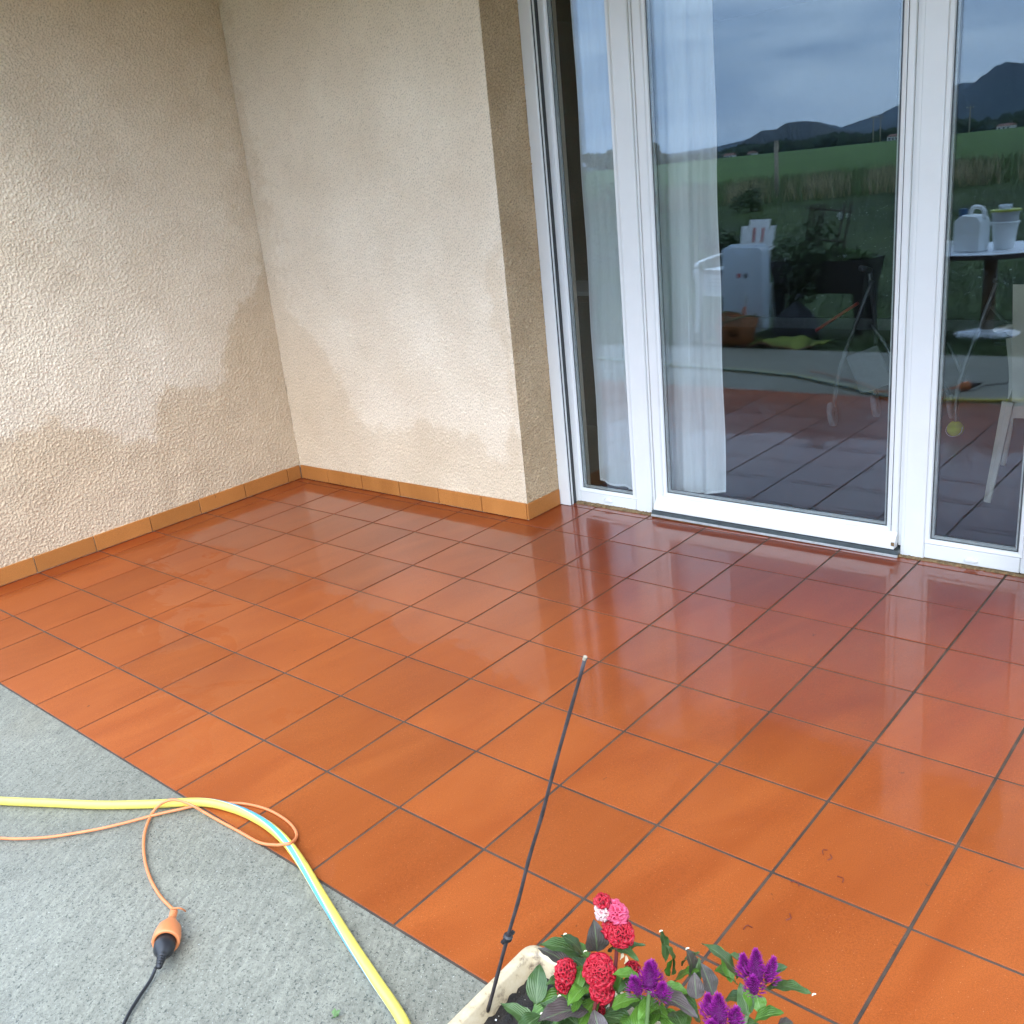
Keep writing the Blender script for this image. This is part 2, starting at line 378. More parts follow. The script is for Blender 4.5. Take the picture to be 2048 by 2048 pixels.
while k < 700:
    q = reg_daisy(rs)
    if q: mb.box((q[0]-.005, q[1]-.005, ground_z(*q)+.035), (q[0]+.005, q[1]+.005, ground_z(*q)+.043)); k += 1
tag(mb.build('clover_flowers', M['daisy']), 'tiny white clover heads scattered over the lawn', 'flowers', kind='stuff')

def interp(tab, az): return float(np.interp(az, [p[0] for p in tab], [p[1] for p in tab]))
M['forest'] = simple('forested_hillside', (.016, .026, .024), .9, .8, .012, .8, 6, obj=False, spec=.1)
M['wood'] = simple('tree_line_leaves', (.022, .038, .016), .9, .6, .15, .8, .6, obj=False, spec=.1)
M['rock'] = simple('rocky_knoll', (.045, .05, .045), .9, .6, .03, .8, 5, obj=False, spec=.1)
def ridge(name, D, tab, m, depth, rough, a0=-75, a1=45, step=.12, kind='structure', label=None, cat=None):
    rs = np.random.RandomState(int(D)); azs = np.arange(a0, a1, step); mb = MB(); rows = 9; n = len(azs); vs = []
    j1 = rs.randn(n, rows)
    ext = [(a0, .6)] + tab if tab[0][0] > a0+1 else tab
    for j, az in enumerate(azs):
        el = interp(ext, az); top = MC[2]+D*math.tan(R(el)); ph = az*.4
        for i in range(rows):
            t = i/(rows-1); d = D-depth+2*depth*t
            hgt = math.sin(math.pi*min(1, t*1.0))**.8 if 0 < t < 1 else 0
            base = terr(min(d, 3900))-3
            z = base+(top-base)*hgt + (rough*(.35 if i in (3, 5) else 1.6)*j1[j, i]*hgt if i != 4 else rough*.35*j1[j, i])
            p = pol(az+(.25*math.sin(ph+i)), d); vs.append((p.x, p.y, z))
    fs = [(j*rows+i, (j+1)*rows+i, (j+1)*rows+i+1, j*rows+i+1) for j in range(n-1) for i in range(rows-1)]
    mb.add(vs, fs); return tag(mb.build(name, m, smooth=True), label, cat, kind=kind)
ridge('mountain', 3100, [(-75, .5), (-40, .3), (-30, .7), (-28.84, .76), (-27.5, .93), (-26, 1.2), (-25, 1.45), (-23.85, 1.47), (-22.68, 1.05), (-21.93, 1.26), (-20.87, 1.48), (-20.21, 1.73), (-19.69, 1.93), (-19.31, 2.04), (-18.03, 2.25), (-17.22, 2.34), (-16.79, 2.5), (-16.29, 2.5), (-15, 2.3), (-8, 2.0), (5, 1.5), (45, 1.0)], M['forest'], 500, 2)
ridge('forested_mountain', 2300, [(-20, .2), (-18.5, 1.0), (-17.26, 1.97), (-16.77, 2.1), (-16.05, 2.45), (-15.58, 2.76), (-15.0, 3.12), (-14.53, 3.24), (-14.03, 3.13), (-12, 2.7), (-8, 3.2), (-2, 2.2), (12, 1.2), (30, .5)], M['forest'], 350, 2.2, -20, 30)
ridge('rocky_hill', 1500, [(-29, .2), (-27.46, .79), (-26.88, 1.11), (-26.45, 1.34), (-25.81, 1.3), (-25.25, 1.6), (-24.55, 1.6), (-23.85, 1.45), (-23.3, 1.14), (-22.68, .94), (-20.5, .4)], M['rock'], 150, 1.4, -29, -20.5, .06)
# woods below the hills: rough crowns in one mass
def woods():
    rs = np.random.RandomState(3); mb = MB()
    tab = [(-60, .5), (-34, .2), (-32.1, .78), (-31.36, .52), (-28.85, .45), (-28.11, .68), (-27.46, .72), (-26.67, .61), (-25.25, .8), (-24.4, .65), (-22.6, .87), (-21.52, .71), (-19.5, .73), (-16.83, .83), (-14.97, .81), (-13.87, .93), (-5, .8), (20, .6)]
    for k in range(1500):
        az = rs.uniform(-60, 20); D = rs.uniform(430, 560); top = MC[2]+D*math.tan(R(interp(tab, az)*rs.uniform(.62, 1.08))); base = terr(D)-1
        r_ = rs.uniform(2.2, 4.2); p = pol(az, D)
        nn = 7; hgt = top-base
        prof = [(r_*.75, base), (r_*rs.uniform(.9, 1.2), base+hgt*.45), (r_*rs.uniform(.6, .95), base+hgt*.75), (r_*.3, base+hgt*.97), (0, top)]
        vs = []
        for q, z in prof:
            for j in range(nn):
                an = 6.283*j/nn+rs.rand()*.4; rr = q*rs.uniform(.75, 1.25); vs.append((p.x+rr*math.cos(an), p.y+rr*math.sin(an), z+rs.uniform(-.3, .3)))
        mb.add(vs, [(i*nn+j, i*nn+(j+1) % nn, (i+1)*nn+(j+1) % nn, (i+1)*nn+j) for i in range(4) for j in range(nn)])
    tag(mb.build('distant_woods', M['wood']), 'dark belt of woods at the far edge of the meadow', 'woods', kind='stuff')
woods()
M['leaf_dark'] = simple('dark_foliage', (.040, .075, .022), .6, .5, 3, obj=False)
M['leaf_mid'] = simple('mid_foliage', (.07, .13, .035), .6, .5, 4, obj=False)
M['bark'] = simple('bark', (.12, .085, .055), .9, .3, 20, .6, .01)
def leafy(rs, n, c, rad, size, shell=.35):
    """n leaf quads spread through an uneven crown"""
    vs = []; lob = [(rs.randn(3)*np.array(rad)*.45, rs.uniform(.45, .75)) for _ in range(7)]
    for k_ in range(n):
        o_, s_ = lob[rs.randint(7)]; d = rs.randn(3); d /= np.linalg.norm(d); d *= s_*(shell+(1-shell)*rs.rand())
        p = np.array(c)+o_+d*np.array(rad); a = rs.randn(3); a /= np.linalg.norm(a); b = np.cross(a, rs.randn(3)); b /= np.linalg.norm(b)
        sz = size*rs.uniform(.6, 1.3); vs += [p-a*sz, p+b*sz*.4, p+a*sz, p-b*sz*.4]
    return vs, [(4*i, 4*i+1, 4*i+2, 4*i+3) for i in range(n)]
def tree(name, az, d, h, wd, label, cat='tree', leafs=1600, m='leaf_dark', size=.25, group=None, trunk=.3):
    p = pol(az, d, terr(d)); t_ = empty(name, p, label, cat, group); rs = np.random.RandomState(int(abs(az*100)))
    tb = MB(); tb.tube([(0, 0, -.3), (.03*h, 0, h*trunk), (0, .03*h, h*.8)], [h*.035, h*.025, h*.008], 8)
    for k_ in range(5):
        a = k_*1.3; tb.tube([(0, 0, h*(trunk+.08*k_)), (wd*.3*math.cos(a), wd*.3*math.sin(a), h*(trunk+.2+.08*k_))], [h*.014, h*.004], 6)
    tb.build('trunk', M['bark'], t_, smooth=True)
    vs, fs = leafy(rs, leafs, (0, 0, h*(.62 if trunk > .15 else .5)), (wd/2, wd/2, h*(.40 if trunk > .15 else .5)), size)
    cb = MB(); cb.add(vs, fs); cb.build('crown', M[m], t_)
    return t_
tree('oak_tree', -35.2, 330, 5.0, 17, 'broad round tree, left of the two standing apart at the meadow edge', leafs=3200, size=.9, trunk=.1)
tree('oak_tree', -33.9, 335, 5.2, 16, 'broad tree just right of the round one at the meadow edge', leafs=3200, size=.9, trunk=.1)
tree('oak_tree', -32.3, 340, 5.8, 11, 'tall narrow tree behind the curtain reflection at the meadow edge', leafs=2400, size=.9, trunk=.1)
tree('bush', -27.3, 24.0, .72, .85, 'loose dark bush in front of the tall grass', 'bush', 900, 'leaf_dark', .04, trunk=.1)
tree('bush', -33.9, 16.5, 1.3, 1.5, 'bush with drooping grey green leaves at the left of the lawn', 'bush', 1100, 'leaf_mid', .06, trunk=.05)
tree('shrub', -28.2, 15.5, .55, .9, 'low dark shrub behind the white plastic chair', 'shrub', 1800, 'leaf_dark', .05, trunk=.05)
# posts, poles, mast, houses
M['weathered'] = simple('weathered_wood', (.30, .25, .18), .85, .3, 14, .4, .003)
d0 = 27.; pp = pol(-25.85, d0, terr(d0)); t_ = empty('fence_post', pp, 'weathered wooden fence post standing alone in the tall grass', 'post')
mb = MB(); mb.tube([(0, 0, -.3), (0, 0, 1.38)], [.06, .055], 10); mb.build('post', M['weathered'], t_, smooth=True)
mb = MB(); mb.tube([(0, 0, 1.385), (0, 0, 1.42)], [.066, .06], 10); mb.build('post_cap', M['weathered'], t_, smooth=True)
def pole(az, d, h, label):
    t_ = empty('utility_pole', pol(az, d, terr(d)), label, 'pole', 'utility poles in the meadow', rz=.4)
    mb = MB(); mb.tube([(0, 0, -.5), (0, 0, h)], [.16, .10], 8); mb.build('pole', M['weathered'], t_, smooth=True)
    mb = MB(); mb.box((-.9, -.06, h-.5), (.9, .06, h-.35)); mb.build('crossarm', M['weathered'], t_)
    for x in (-.8, 0, .8):
        mb = MB(); mb.lathe([(.05, h-.35), (.09, h-.28), (.04, h-.15)], 8, (x, 0, 0)); mb.build('insulator', M['pvc'], t_)
pole(-20.9, 210, 5, 'pale utility pole, left one of the pair near the farmhouse')
pole(-20.55, 215, 5, 'pale utility pole, right one of the pair near the farmhouse')
pole(-16.3, 230, 5.2, 'utility pole on the meadow right of the wide white window post')
pole(-34.2, 200, 4.6, 'utility pole in front of the two broad trees')
t_ = empty('radio_mast', pol(-19.62, 3080, MC[2]+3080*math.tan(R(1.9))), 'thin radio mast standing on the far blue mountain', 'mast')
mb = MB(); mb.tube([(0, 0, -5), (0, 0, 26)], [.9, .35], 6); mb.build('mast', M['gasket'], t_)
for z in (12, 18, 24):
    mb = MB(); mb.tube([(-2, 0, z), (2, 0, z)], .3, 6); mb.build('aerial', M['gasket'], t_)
M['lime'] = simple('lime_wall', (.62, .60, .56), .8, .06); M['roof_tile'] = simple('roof_tile_red', (.22, .10, .07), .8, .3, 8); M['dark_glass'] = simple('dark_pane', (.03, .04, .05), .2)
def farmhouse(az, d, wd, dp, h, label, rz):
    t_ = empty('farmhouse', pol(az, d, terr(d)-.5), label, 'house', 'farmhouses beyond the meadow', rz=rz)
    mb = MB(); mb.box((-wd/2, -dp/2, 0), (wd/2, dp/2, h)); wl = mb.build('wall', M['lime'], t_)
    mb = MB(); e = .2; mb.add([(-wd/2-e, -dp/2-e, h), (wd/2+e, -dp/2-e, h), (wd/2+e, dp/2+e, h), (-wd/2-e, dp/2+e, h), (-wd/2-e, 0, h+.8), (wd/2+e, 0, h+.8)],
        [(0, 1, 5, 4), (2, 3, 4, 5), (0, 4, 3), (1, 2, 5), (3, 2, 1, 0)]); mb.build('roof', M['roof_tile'], t_)
    for x in (-.3, 0, .3):
        mb = MB(); mb.box((x*wd-.3, dp/2, h*.35), (x*wd+.3, dp/2+.06, h*.75)); mb.build('window', M['dark_glass'], t_)
farmhouse(-19.75, 400, 5, 4, 1.8, 'small pale farmhouse at the right end of the woods', .3)
farmhouse(-28.3, 415, 4, 3, 1.3, 'low white farmhouse on the left, at the edge of the curtain', 0)
farmhouse(-27.1, 420, 3, 3, 1.3, 'tiny white farmhouse half hidden by the woods', .5)
farmhouse(-14.6, 400, 5, 4, 1.4, 'low farmhouse under the dark forested mountain', .2)

# ------------------------------------------------------------------ concrete strip and tiled floor
mb = MB(); e = .006
def flpt(x, y, h): return on(x, y, h)
xs = [-9, 26]; ys = [-4.85, -.004]
mb.add([flpt(xs[0], ys[0], -.45), flpt(xs[1], ys[0], -.45), flpt(xs[1], ys[1], -.45), flpt(xs[0], ys[1], -.45),
        flpt(xs[0], ys[0], -.012), flpt(xs[1], ys[0], -.012), flpt(xs[1], ys[1], -.012), flpt(xs[0], ys[1], -.012)],
       [(0,3,2,1),(4,5,6,7),(0,1,5,4),(1,2,6,5),(2,3,7,6),(3,0,4,7)])
tag(mb.build('pavement', M['concrete']), kind='structure')
floor = empty('terrace_floor', on(0, 0), kind='structure')
mb = MB(); hb = -.008
mb.add([flpt(-1.6, -.002, -.5), flpt(16, -.002, -.5), flpt(16, 8.6, -.5), flpt(-1.6, 8.6, -.5),
        flpt(-1.6, -.002, hb), flpt(16, -.002, hb), flpt(16, 8.6, hb), flpt(-1.6, 8.6, hb)],
       [(0,3,2,1),(4,5,6,7),(0,1,5,4),(1,2,6,5),(2,3,7,6),(3,0,4,7)])
mb.build('grout', M['grout'], floor, world=True)
tmesh = {}
def tile(x0, x1, y0, y1):
    g = .0125; wd, dp = round(x1-x0-2*g, 4), round(y1-y0-2*g, 4)
    if (wd, dp) not in tmesh:
        mb = MB(); mb.box((-wd/2*U, -dp/2*U, -.012), (wd/2*U, dp/2*U, 0))
        o = mb.build('tile', M['tile'], bevel=.0012, seg=2); tmesh[(wd, dp)] = o.data; bpy.data.objects.remove(o)
    o = bpy.data.objects.new('tile', tmesh[(wd, dp)]); COL.objects.link(o); o.parent = floor
    cx, cy = (x0+x1)/2, (y0+y1)/2
    j = Matrix.Rotation(rnd.gauss(0, .0011), 4, 'X') @ Matrix.Rotation(rnd.gauss(0, .0011), 4, 'Y')
    mw = Matrix.Translation(on(cx, cy, rnd.gauss(0, .0006))) @ FT @ j
    o.matrix_local = Matrix.Translation(-floor.location) @ mw
for i in range(-2, 15):
    for j in range(0, 9):
        x0, x1, y0, y1 = max(i, -1.44), i+1, j, j+1
        if j == 8: y1 = 8.17
        if x0 < 4.3 and j == 7: y1 = min(y1, 7.19) if i+1 <= 4.34 else y1
        if i+1 <= 4.34 and j == 8: continue
        if i == 4 and j == 7:
            tile(4, 5, 7, 8); continue
        if i == 4 and j == 8: x0 = 4.36
        tile(x0, x1, y0, y1)

# ------------------------------------------------------------------ roughcast walls
def band(shape, rs, l0, l1, cell):
    """band-passed noise, wavelengths l0..l1 metres"""
    ny, nx = shape; f = np.fft.rfft2(rs.randn(ny, nx)); ky = np.fft.fftfreq(ny, cell)[:, None]; kx = np.fft.rfftfreq(nx, cell)[None]
    k_ = np.hypot(ky, kx); m_ = np.exp(-((k_*l0))**4)*(1-np.exp(-((k_*l1))**4)); a = np.fft.irfft2(f*m_, s=shape); return a/a.std()
def blur(a, sig, cell):
    ny, nx = a.shape; pad = np.pad(a, ((ny//2,), (nx//2,)), mode='edge'); f = np.fft.rfft2(pad); ky = np.fft.fftfreq(pad.shape[0], cell)[:, None]; kx = np.fft.rfftfreq(pad.shape[1], cell)[None]
    f *= np.exp(-2*(math.pi*sig)**2*(ky**2+kx**2)); return np.fft.irfft2(f, s=pad.shape)[ny//2:ny//2+ny, nx//2:nx//2+nx]
def inpoly(px, py, poly):
    inside = np.zeros(px.shape, bool); n = len(poly)
    for i in range(n):
        x0, y0 = poly[i]; x1, y1 = poly[(i+1) % n]
        c = ((y0 > py) != (y1 > py)) & (px < (x1-x0)*(py-y0)/((y1-y0) or 1e-9)+x0); inside ^= c
    return inside
ZT = 8.8*U
CRN_S = 99
def wall_sheet(path, polys, soft, seed, amp, cell=.004, z0=-.25*U):
    """path: plan polyline in tiles; returns verts, faces, soak, pit. polys in (s, z) tiles"""
    P_ = [np.array(p, float)*U for p in path]; segs = [np.linalg.norm(b-a) for a, b in zip(P_, P_[1:])]; L = sum(segs)
    ns = int(L/cell)+1; nz = int((ZT-z0)/cell)+1; s = np.linspace(0, L, ns); z = np.linspace(z0, ZT, nz)
    acc = np.cumsum([0]+segs); pos = np.zeros((ns, 2)); nor = np.zeros((ns, 2))
    for i, sv in enumerate(s):
        k_ = min(max(np.searchsorted(acc, sv)-1, 0), len(segs)-1); t = (sv-acc[k_])/segs[k_]; pos[i] = P_[k_]*(1-t)+P_[k_+1]*t
    tan = lambda k_: (P_[k_+1]-P_[k_])/segs[k_]
    for i, sv in enumerate(s):
        k_ = min(max(np.searchsorted(acc, sv)-1, 0), len(segs)-1); d = tan(k_)
        for c_ in range(1, len(segs)):
            if abs(sv-acc[c_]) < .012: d = (tan(c_-1)+tan(c_))/1.0
        nor[i] = np.array([d[1], -d[0]])/np.linalg.norm(d)
    rs = np.random.RandomState(seed)
    a = band((nz, ns), rs, .0076, .018, cell); b = band((nz, ns), rs, .015, .04, cell); c = band((nz, ns), rs, .15, .8, cell)
    h = np.clip(a, -1.3, 2.0)*.0010+np.maximum(b, -.8)*.0009+c*.0008; h *= amp*(1+.9*(s[None, :] > CRN_S*U))
    wx = band((nz, ns), rs, .03, .12, cell)*.07+band((nz, ns), rs, .1, .5, cell)*.10; wz = band((nz, ns), rs, .03, .12, cell)*.07+band((nz, ns), rs, .1, .5, cell)*.10
    SS, ZZ = np.meshgrid(s/U, z/U); soak_tone = np.zeros((nz, ns))
    for poly, val in polys: soak_tone = np.maximum(soak_tone, inpoly(SS+wx*.5, ZZ+wz*.5, poly)*val)
    soak_tone = np.clip(.62*blur(soak_tone, .008, cell)+.38*blur(soak_tone, .07, cell), 0, 1)
    for fn in soft: soak_tone = np.maximum(soak_tone, np.clip(fn(SS+wx*1.5, ZZ+wz*1.5), 0, 1))
    soak_tone = np.maximum(soak_tone, (SS > CRN_S)*1.0)      # the return beside the window is damp all the way up
    pit = np.clip(-a-.35, 0, 1.6)*(1+.6*(SS > CRN_S))
    X = pos[None, :, 0]+nor[None, :, 0]*h; Y = pos[None, :, 1]+nor[None, :, 1]*h; Z = np.broadcast_to(z[:, None], (nz, ns))
    co = np.stack([X, Y, Z], -1).reshape(-1, 3)
    idx = np.arange(nz*ns).reshape(nz, ns); fc = np.stack([idx[:-1, :-1], idx[:-1, 1:], idx[1:, 1:], idx[1:, :-1]], -1).reshape(-1, 4)
    return co, fc, soak_tone.ravel(), pit.ravel()
def sheet_obj(name, data, m, parent):
    co, fc, soak_tone, pit = data; me = bpy.data.meshes.new(name); me.vertices.add(len(co)); me.vertices.foreach_set('co', co.ravel().astype('f4'))
    me.loops.add(fc.size); me.loops.foreach_set('vertex_index', fc.ravel().astype('i4')); me.polygons.add(len(fc))
    me.polygons.foreach_set('loop_start', np.arange(0, fc.size, 4).astype('i4'))
    me.update(calc_edges=True); me.validate()
    for nm, dt in (('soak_tone', soak_tone), ('pit', pit)):
        at = me.attributes.new(nm, 'FLOAT', 'POINT'); at.data.foreach_set('value', dt.astype('f4'))
    me.polygons.foreach_set('use_smooth', [True]*len(me.polygons)); me.materials.append(m)
    o = bpy.data.objects.new(name, me); COL.objects.link(o); o.parent = parent; o.matrix_parent_inverse = Matrix.Translation(-parent.location); return o
LW = -1.44
# left wall: runs from its free end (y=-.02) to the corner (y=7.2); s = y+.02
leftw = empty('side_wall', on(LW, 3.5), 'tall rough-rendered wall on the left, damp and tan along its foot', 'wall')
polyL = [(-1, 1.95), (0, 2.2), (.8, 2.0), (1.5, 2.15), (1.98, 2.09), (2.22, 2.11), (2.5, 2.27), (2.79, 2.25), (3.04, 2.06), (3.32, 1.97), (3.6, 1.84), (3.96, 1.57), (4.37, 1.46), (4.55, 1.8), (4.58, 2.07), (4.86, 2.27), (5.26, 2.22), (5.65, 2.06), (5.99, 2.33), (6.18, 2.86), (6.15, 3.06), (6.37, 3.3), (6.76, 3.52), (7.0, 3.67), (7.03, 4.24), (7.5, 4.3), (7.5, -1), (-1, -1)]
cornerL = lambda s, z: np.clip((s-6.35-.05*(z-3))/.9, 0, 1)*.32*np.clip((z-3)/1, 0, 1)+np.clip((z-5.2)/3.0, 0, 1)*.25  # soft tan up the corner; last term paints in the upper wall's shade
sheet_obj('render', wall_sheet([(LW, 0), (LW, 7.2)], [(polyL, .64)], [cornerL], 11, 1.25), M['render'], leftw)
mb = MB(); mb.box((LW*U-.22, 0, -.3), (LW*U-.008, 7.4*U, ZT)); mb.build('masonry', M['render'], leftw, world=True)
# back wall + pilaster return; s = x-LW up to 5.79, then the return
backw = empty('back_wall', on(1.5, 7.3), 'pale rough-rendered wall facing the camera, ending in a damp brown corner return', 'wall')
pb = [(-1.5, 4.1), (-1.34, 4.03), (-1.11, 3.46), (-.77, 2.98), (-.25, 2.61), (.05, 2.34), (.23, 1.87), (.44, 1.5), (.74, 1.23), (1.29, 1.2), (1.84, 1.28), (2.25, 1.41), (2.62, 1.4), (3.09, 1.33), (3.42, 1.2), (3.67, .97), (3.88, .82), (4.1, 1.1), (4.19, 1.53), (4.17, 2.19), (4.14, 2.75), (4.03, 3.14), (4.02, 3.45), (4.03, 3.91), (4.2, 4.3), (4.33, 4.5), (4.335, 5.2), (4.345, 9), (4.345, -1), (-1.5, -1)]
pb = [(x-LW, z) for x, z in pb]; CRN = 4.35-LW
ret = [(CRN-.02, -1), (CRN+2, -1), (CRN+2, 10), (CRN-.02, 10)]
lowb = lambda s, z: np.where(s < CRN, .45*np.clip((1.25-z)/.8, 0, 1)*0+ .28*np.clip((.75-s+.12*(4-z))/.5, 0, 1), 0)  # tan tone deepening into the inner corner
def damp_top(s, z): return np.where(s > CRN-.01, .9+.0*z, 0)
CRN_S = CRN
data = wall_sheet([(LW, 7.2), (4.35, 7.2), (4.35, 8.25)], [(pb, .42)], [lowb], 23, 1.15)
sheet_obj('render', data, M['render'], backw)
mb = MB(); mb.box((LW*U, 7.2*U+.008, -.3), (4.35*U-.008, 8.9*U, ZT)); mb.build('masonry', M['render'], backw, world=True)
# skirting tiles, butted with thin joints, a little proud of the render
def skirting(parent, p0, p1, cuts, nrm, hgt=.272, th=.034):
    p0, p1 = np.array(p0), np.array(p1); L = np.linalg.norm(p1-p0); d = (p1-p0)/L; nrm = np.array(nrm)
    cuts = [0]+cuts+[L]; g = .008
    for a, b in zip(cuts, cuts[1:]):
        q0 = p0+d*(a+g); q1 = p0+d*(b-g); th_ = th+rnd.uniform(-.004, .004); h_ = hgt+rnd.uniform(-.006, .006); mb = MB(); vs = []
        lo = rnd.uniform(.006, .014)
        for hh in (lo, h_):
            for q, o_ in ((q0, 0), (q1, 0), (q1, th_), (q0, th_)):
                r_ = q+nrm*o_; vs.append(on(r_[0], r_[1], hh))
        mb.add(vs, [(0,1,2,3),(7,6,5,4),(1,0,4,5),(2,1,5,6),(3,2,6,7),(0,3,7,4)])
        bmo = mb.build('skirting_tile', M['skirt'], parent, world=True, bevel=.0015, seg=2)
        bm = bmesh.new(); bm.from_mesh(bmo.data); bmesh.ops.recalc_face_normals(bm, faces=bm.faces); bm.to_mesh(bmo.data); bm.free()
skirting(leftw, (LW+.004, -.0), (LW+.004, 7.165), [-.03+i for i in (1.0, 2.0, 2.985, 3.99, 4.955, 5.91, 6.89)], (1, 0))
skirting(backw, (LW+.045, 7.196), (4.352, 7.196), [.835, 1.82, 2.825, 3.8, 4.79], (0, -1))
skirting(backw, (4.354, 7.165), (4.354, 7.985), [], (1, 0))
# dark joint under the skirting
mb = MB(); mb.box((LW*U-.002, 0, -.03), (LW*U+.006, 7.2*U, .004)); mb.box((LW*U, 7.2*U-.006, -.03), (4.35*U, 7.2*U+.001, .006)); 
# porch roof
roof = empty('porch_roof', W(6, 4, 8.8), 'flat pale porch ceiling slab over the terrace', 'roof')
M['ceil'] = simple('ceiling_paint', (.62, .60, .55), .9, .05, 3, obj=False)
mb = MB(); mb.box((LW*U-.22, .32*U, ZT), (17*U, 9*U, ZT+.2)); mb.build('slab', M['ceil'], roof, world=True)
mb = MB(); mb.box((LW*U-.24, .25*U, ZT-.005), (17*U, .31*U, ZT+.22)); mb.build('fascia', M['pvc'], roof, world=True)

# ------------------------------------------------------------------ patio window wall
win = empty('patio_window', on(8, 8.2), 'white PVC patio window wall with a wide glazed door between narrow side lights', 'window')
ZF = 8.6
def vbox(name, x0, x1, y0, y1, z0, z1, m, parent=win, bevel=.004, seg=3):
    mb = MB(); mb.box((x0*U, y0*U, z0*U), (x1*U, y1*U, z1*U)); return mb.build(name, m, parent, world=parent is win, bevel=bevel, seg=seg)
def framepiece(name, vs_, fs_, m=None): 
    mb = MB(); mb.add([W(*v) for v in vs_], fs_); return mb.build(name, m or M['pvc'], win, world=True)
def glazing(x0, x1, z0, z1, y=8.2, bw=.065):
    """bevelled bead running round a pane, gasket, spacer bar and the two panes"""
    ring = lambda a: [(x0+a, z0+a), (x1-a, z0+a), (x1-a, z1-a), (x0+a, z1-a)]
    def loop(a0, yy0, a1, yy1):
        r0, r1 = ring(a0), ring(a1); vs = [W(p[0], yy0, p[1]) for p in r0]+[W(p[0], yy1, p[1]) for p in r1]
        return vs, [(i, (i+1) % 4, 4+(i+1) % 4, 4+i) for i in range(4)]
    mb = MB(); mb.add(*loop(0, y, .012, y-.008)); mb.add(*loop(.012, y-.008, bw*.8, y+.004)); mb.add(*loop(bw*.8, y+.004, bw, y+.03)); mb.build('glazing_bead', M['pvc'], win, world=True)
    mb = MB(); mb.add(*loop(bw, y+.03-.012, bw+.012, GL-.002)); mb.build('gasket', M['gasket'], win, world=True)
    mb = MB(); mb.add(*loop(bw+.002, GL+.014, bw+.034, GL+.014)); mb.add(*loop(bw+.034, GL+.014, bw+.036, GL+.06)); mb.build('spacer_bar', M['spacer'], win, world=True)
    mb = MB(); mb.add(*loop(bw+.036, GL+.052, bw+.046, GL+.052)); mb.build('gasket', M['gasket'], win, world=True)
    for k_ in (0, 1):
        yy = GL+k_*.062; a = bw-.01
        mb = MB(); mb.box(((x0+a)*U, yy*U, (z0+a)*U), ((x1-a)*U, (yy+.0125)*U, (z1-a)*U)); mb.build('pane', M['glass'], win, world=True)
# shutter guide at the left
def guide(x0, sgn, name='shutter_guide'):
    g_ = vbox(name, min(x0, x0+.215*sgn), max(x0, x0+.215*sgn), 8.0, 8.035, fz(4.4, 8)+.002, ZF, M['pvc'])
    a, b = sorted((x0+.02*sgn, x0+.20*sgn)); vbox('guide_web', a, b, 8.037, 8.07, .0, ZF, M['gasket'], bevel=0)
    a, b = sorted((x0+.0*sgn, x0+.212*sgn)); vbox('guide_lip', a, b, 8.072, 8.10, .0, ZF, M['pvc'], bevel=.001)
    a, b = sorted((x0+.02*sgn, x0+.195*sgn)); vbox('brush_strip', a, b, 8.102, 8.198, .0, ZF, M['gasket'], bevel=0)
guide(4.352, 1)
yf = 8.2; yb = 8.42
# left side light
vbox('stile', 4.44, 4.63, yf, yb, .0, ZF, M['pvc'])
vbox('bottom_rail', 4.632, 5.70, yf+.003, yb, .018, .205, M['pvc'])
vbox('mullion', 5.702, 6.0, yf-.002, yb, .005, ZF, M['pvc'], bevel=.006)
vbox('mullion_return', 6.002, 6.04, yf+.03, yb, .02, ZF, M['pvc'], bevel=.003)
glazing(4.63, 5.745, .205, ZF)
vbox('stile_edge', 5.66, 5.7, 8.197, 8.2, .21, ZF, M['pvc'], bevel=0)
# door leaf
vbox('door_stile', 6.06, 6.215, yf, yb, .165, ZF, M['pvc'], bevel=.008)
vbox('door_stile', 9.60, 9.685, yf, yb, .165, ZF, M['pvc'], bevel=.006)
vbox('door_rail', 6.217, 9.598, yf+.002, yb, .24, .335, M['pvc'])
glazing(6.215, 9.60, .335, ZF, bw=.06)
# weather bar across the foot of the door: a stepped drip profile
prof = [(8.2, .335), (8.155, .30), (8.125, .255), (8.12, .235), (8.105, .232), (8.098, .215), (8.085, .21), (8.07, .175), (8.072, .145), (8.2, .145)]
mb = MB(); vs = [W(6.11, y, z) for y, z in prof]+[W(9.69, y, z) for y, z in prof]; n = len(prof)
mb.add(vs, [(i, (i+1) % n, n+(i+1) % n, n+i) for i in range(n)]+[tuple(range(n))[::-1], tuple(range(n, 2*n))]); wb = mb.build('weather_bar', M['pvc'], win, world=True)
bm = bmesh.new(); bm.from_mesh(wb.data); bmesh.ops.recalc_face_normals(bm, faces=bm.faces); bm.to_mesh(wb.data); bm.free()
vbox('threshold', 6.05, 9.735, 8.10, 8.3, .055, .118, M['alu_dark'], bevel=.002)
vbox('threshold_lip', 6.05, 9.735, 8.082, 8.098, .03, .062, M['alu'], bevel=.001)
vbox('threshold_base', 6.05, 9.735, 8.10, 8.3, .012, .053, M['mortar'], bevel=0)
vbox('rust_plug', 9.655, 9.695, 8.062, 8.075, .19, .24, M['mortar'], bevel=.001)
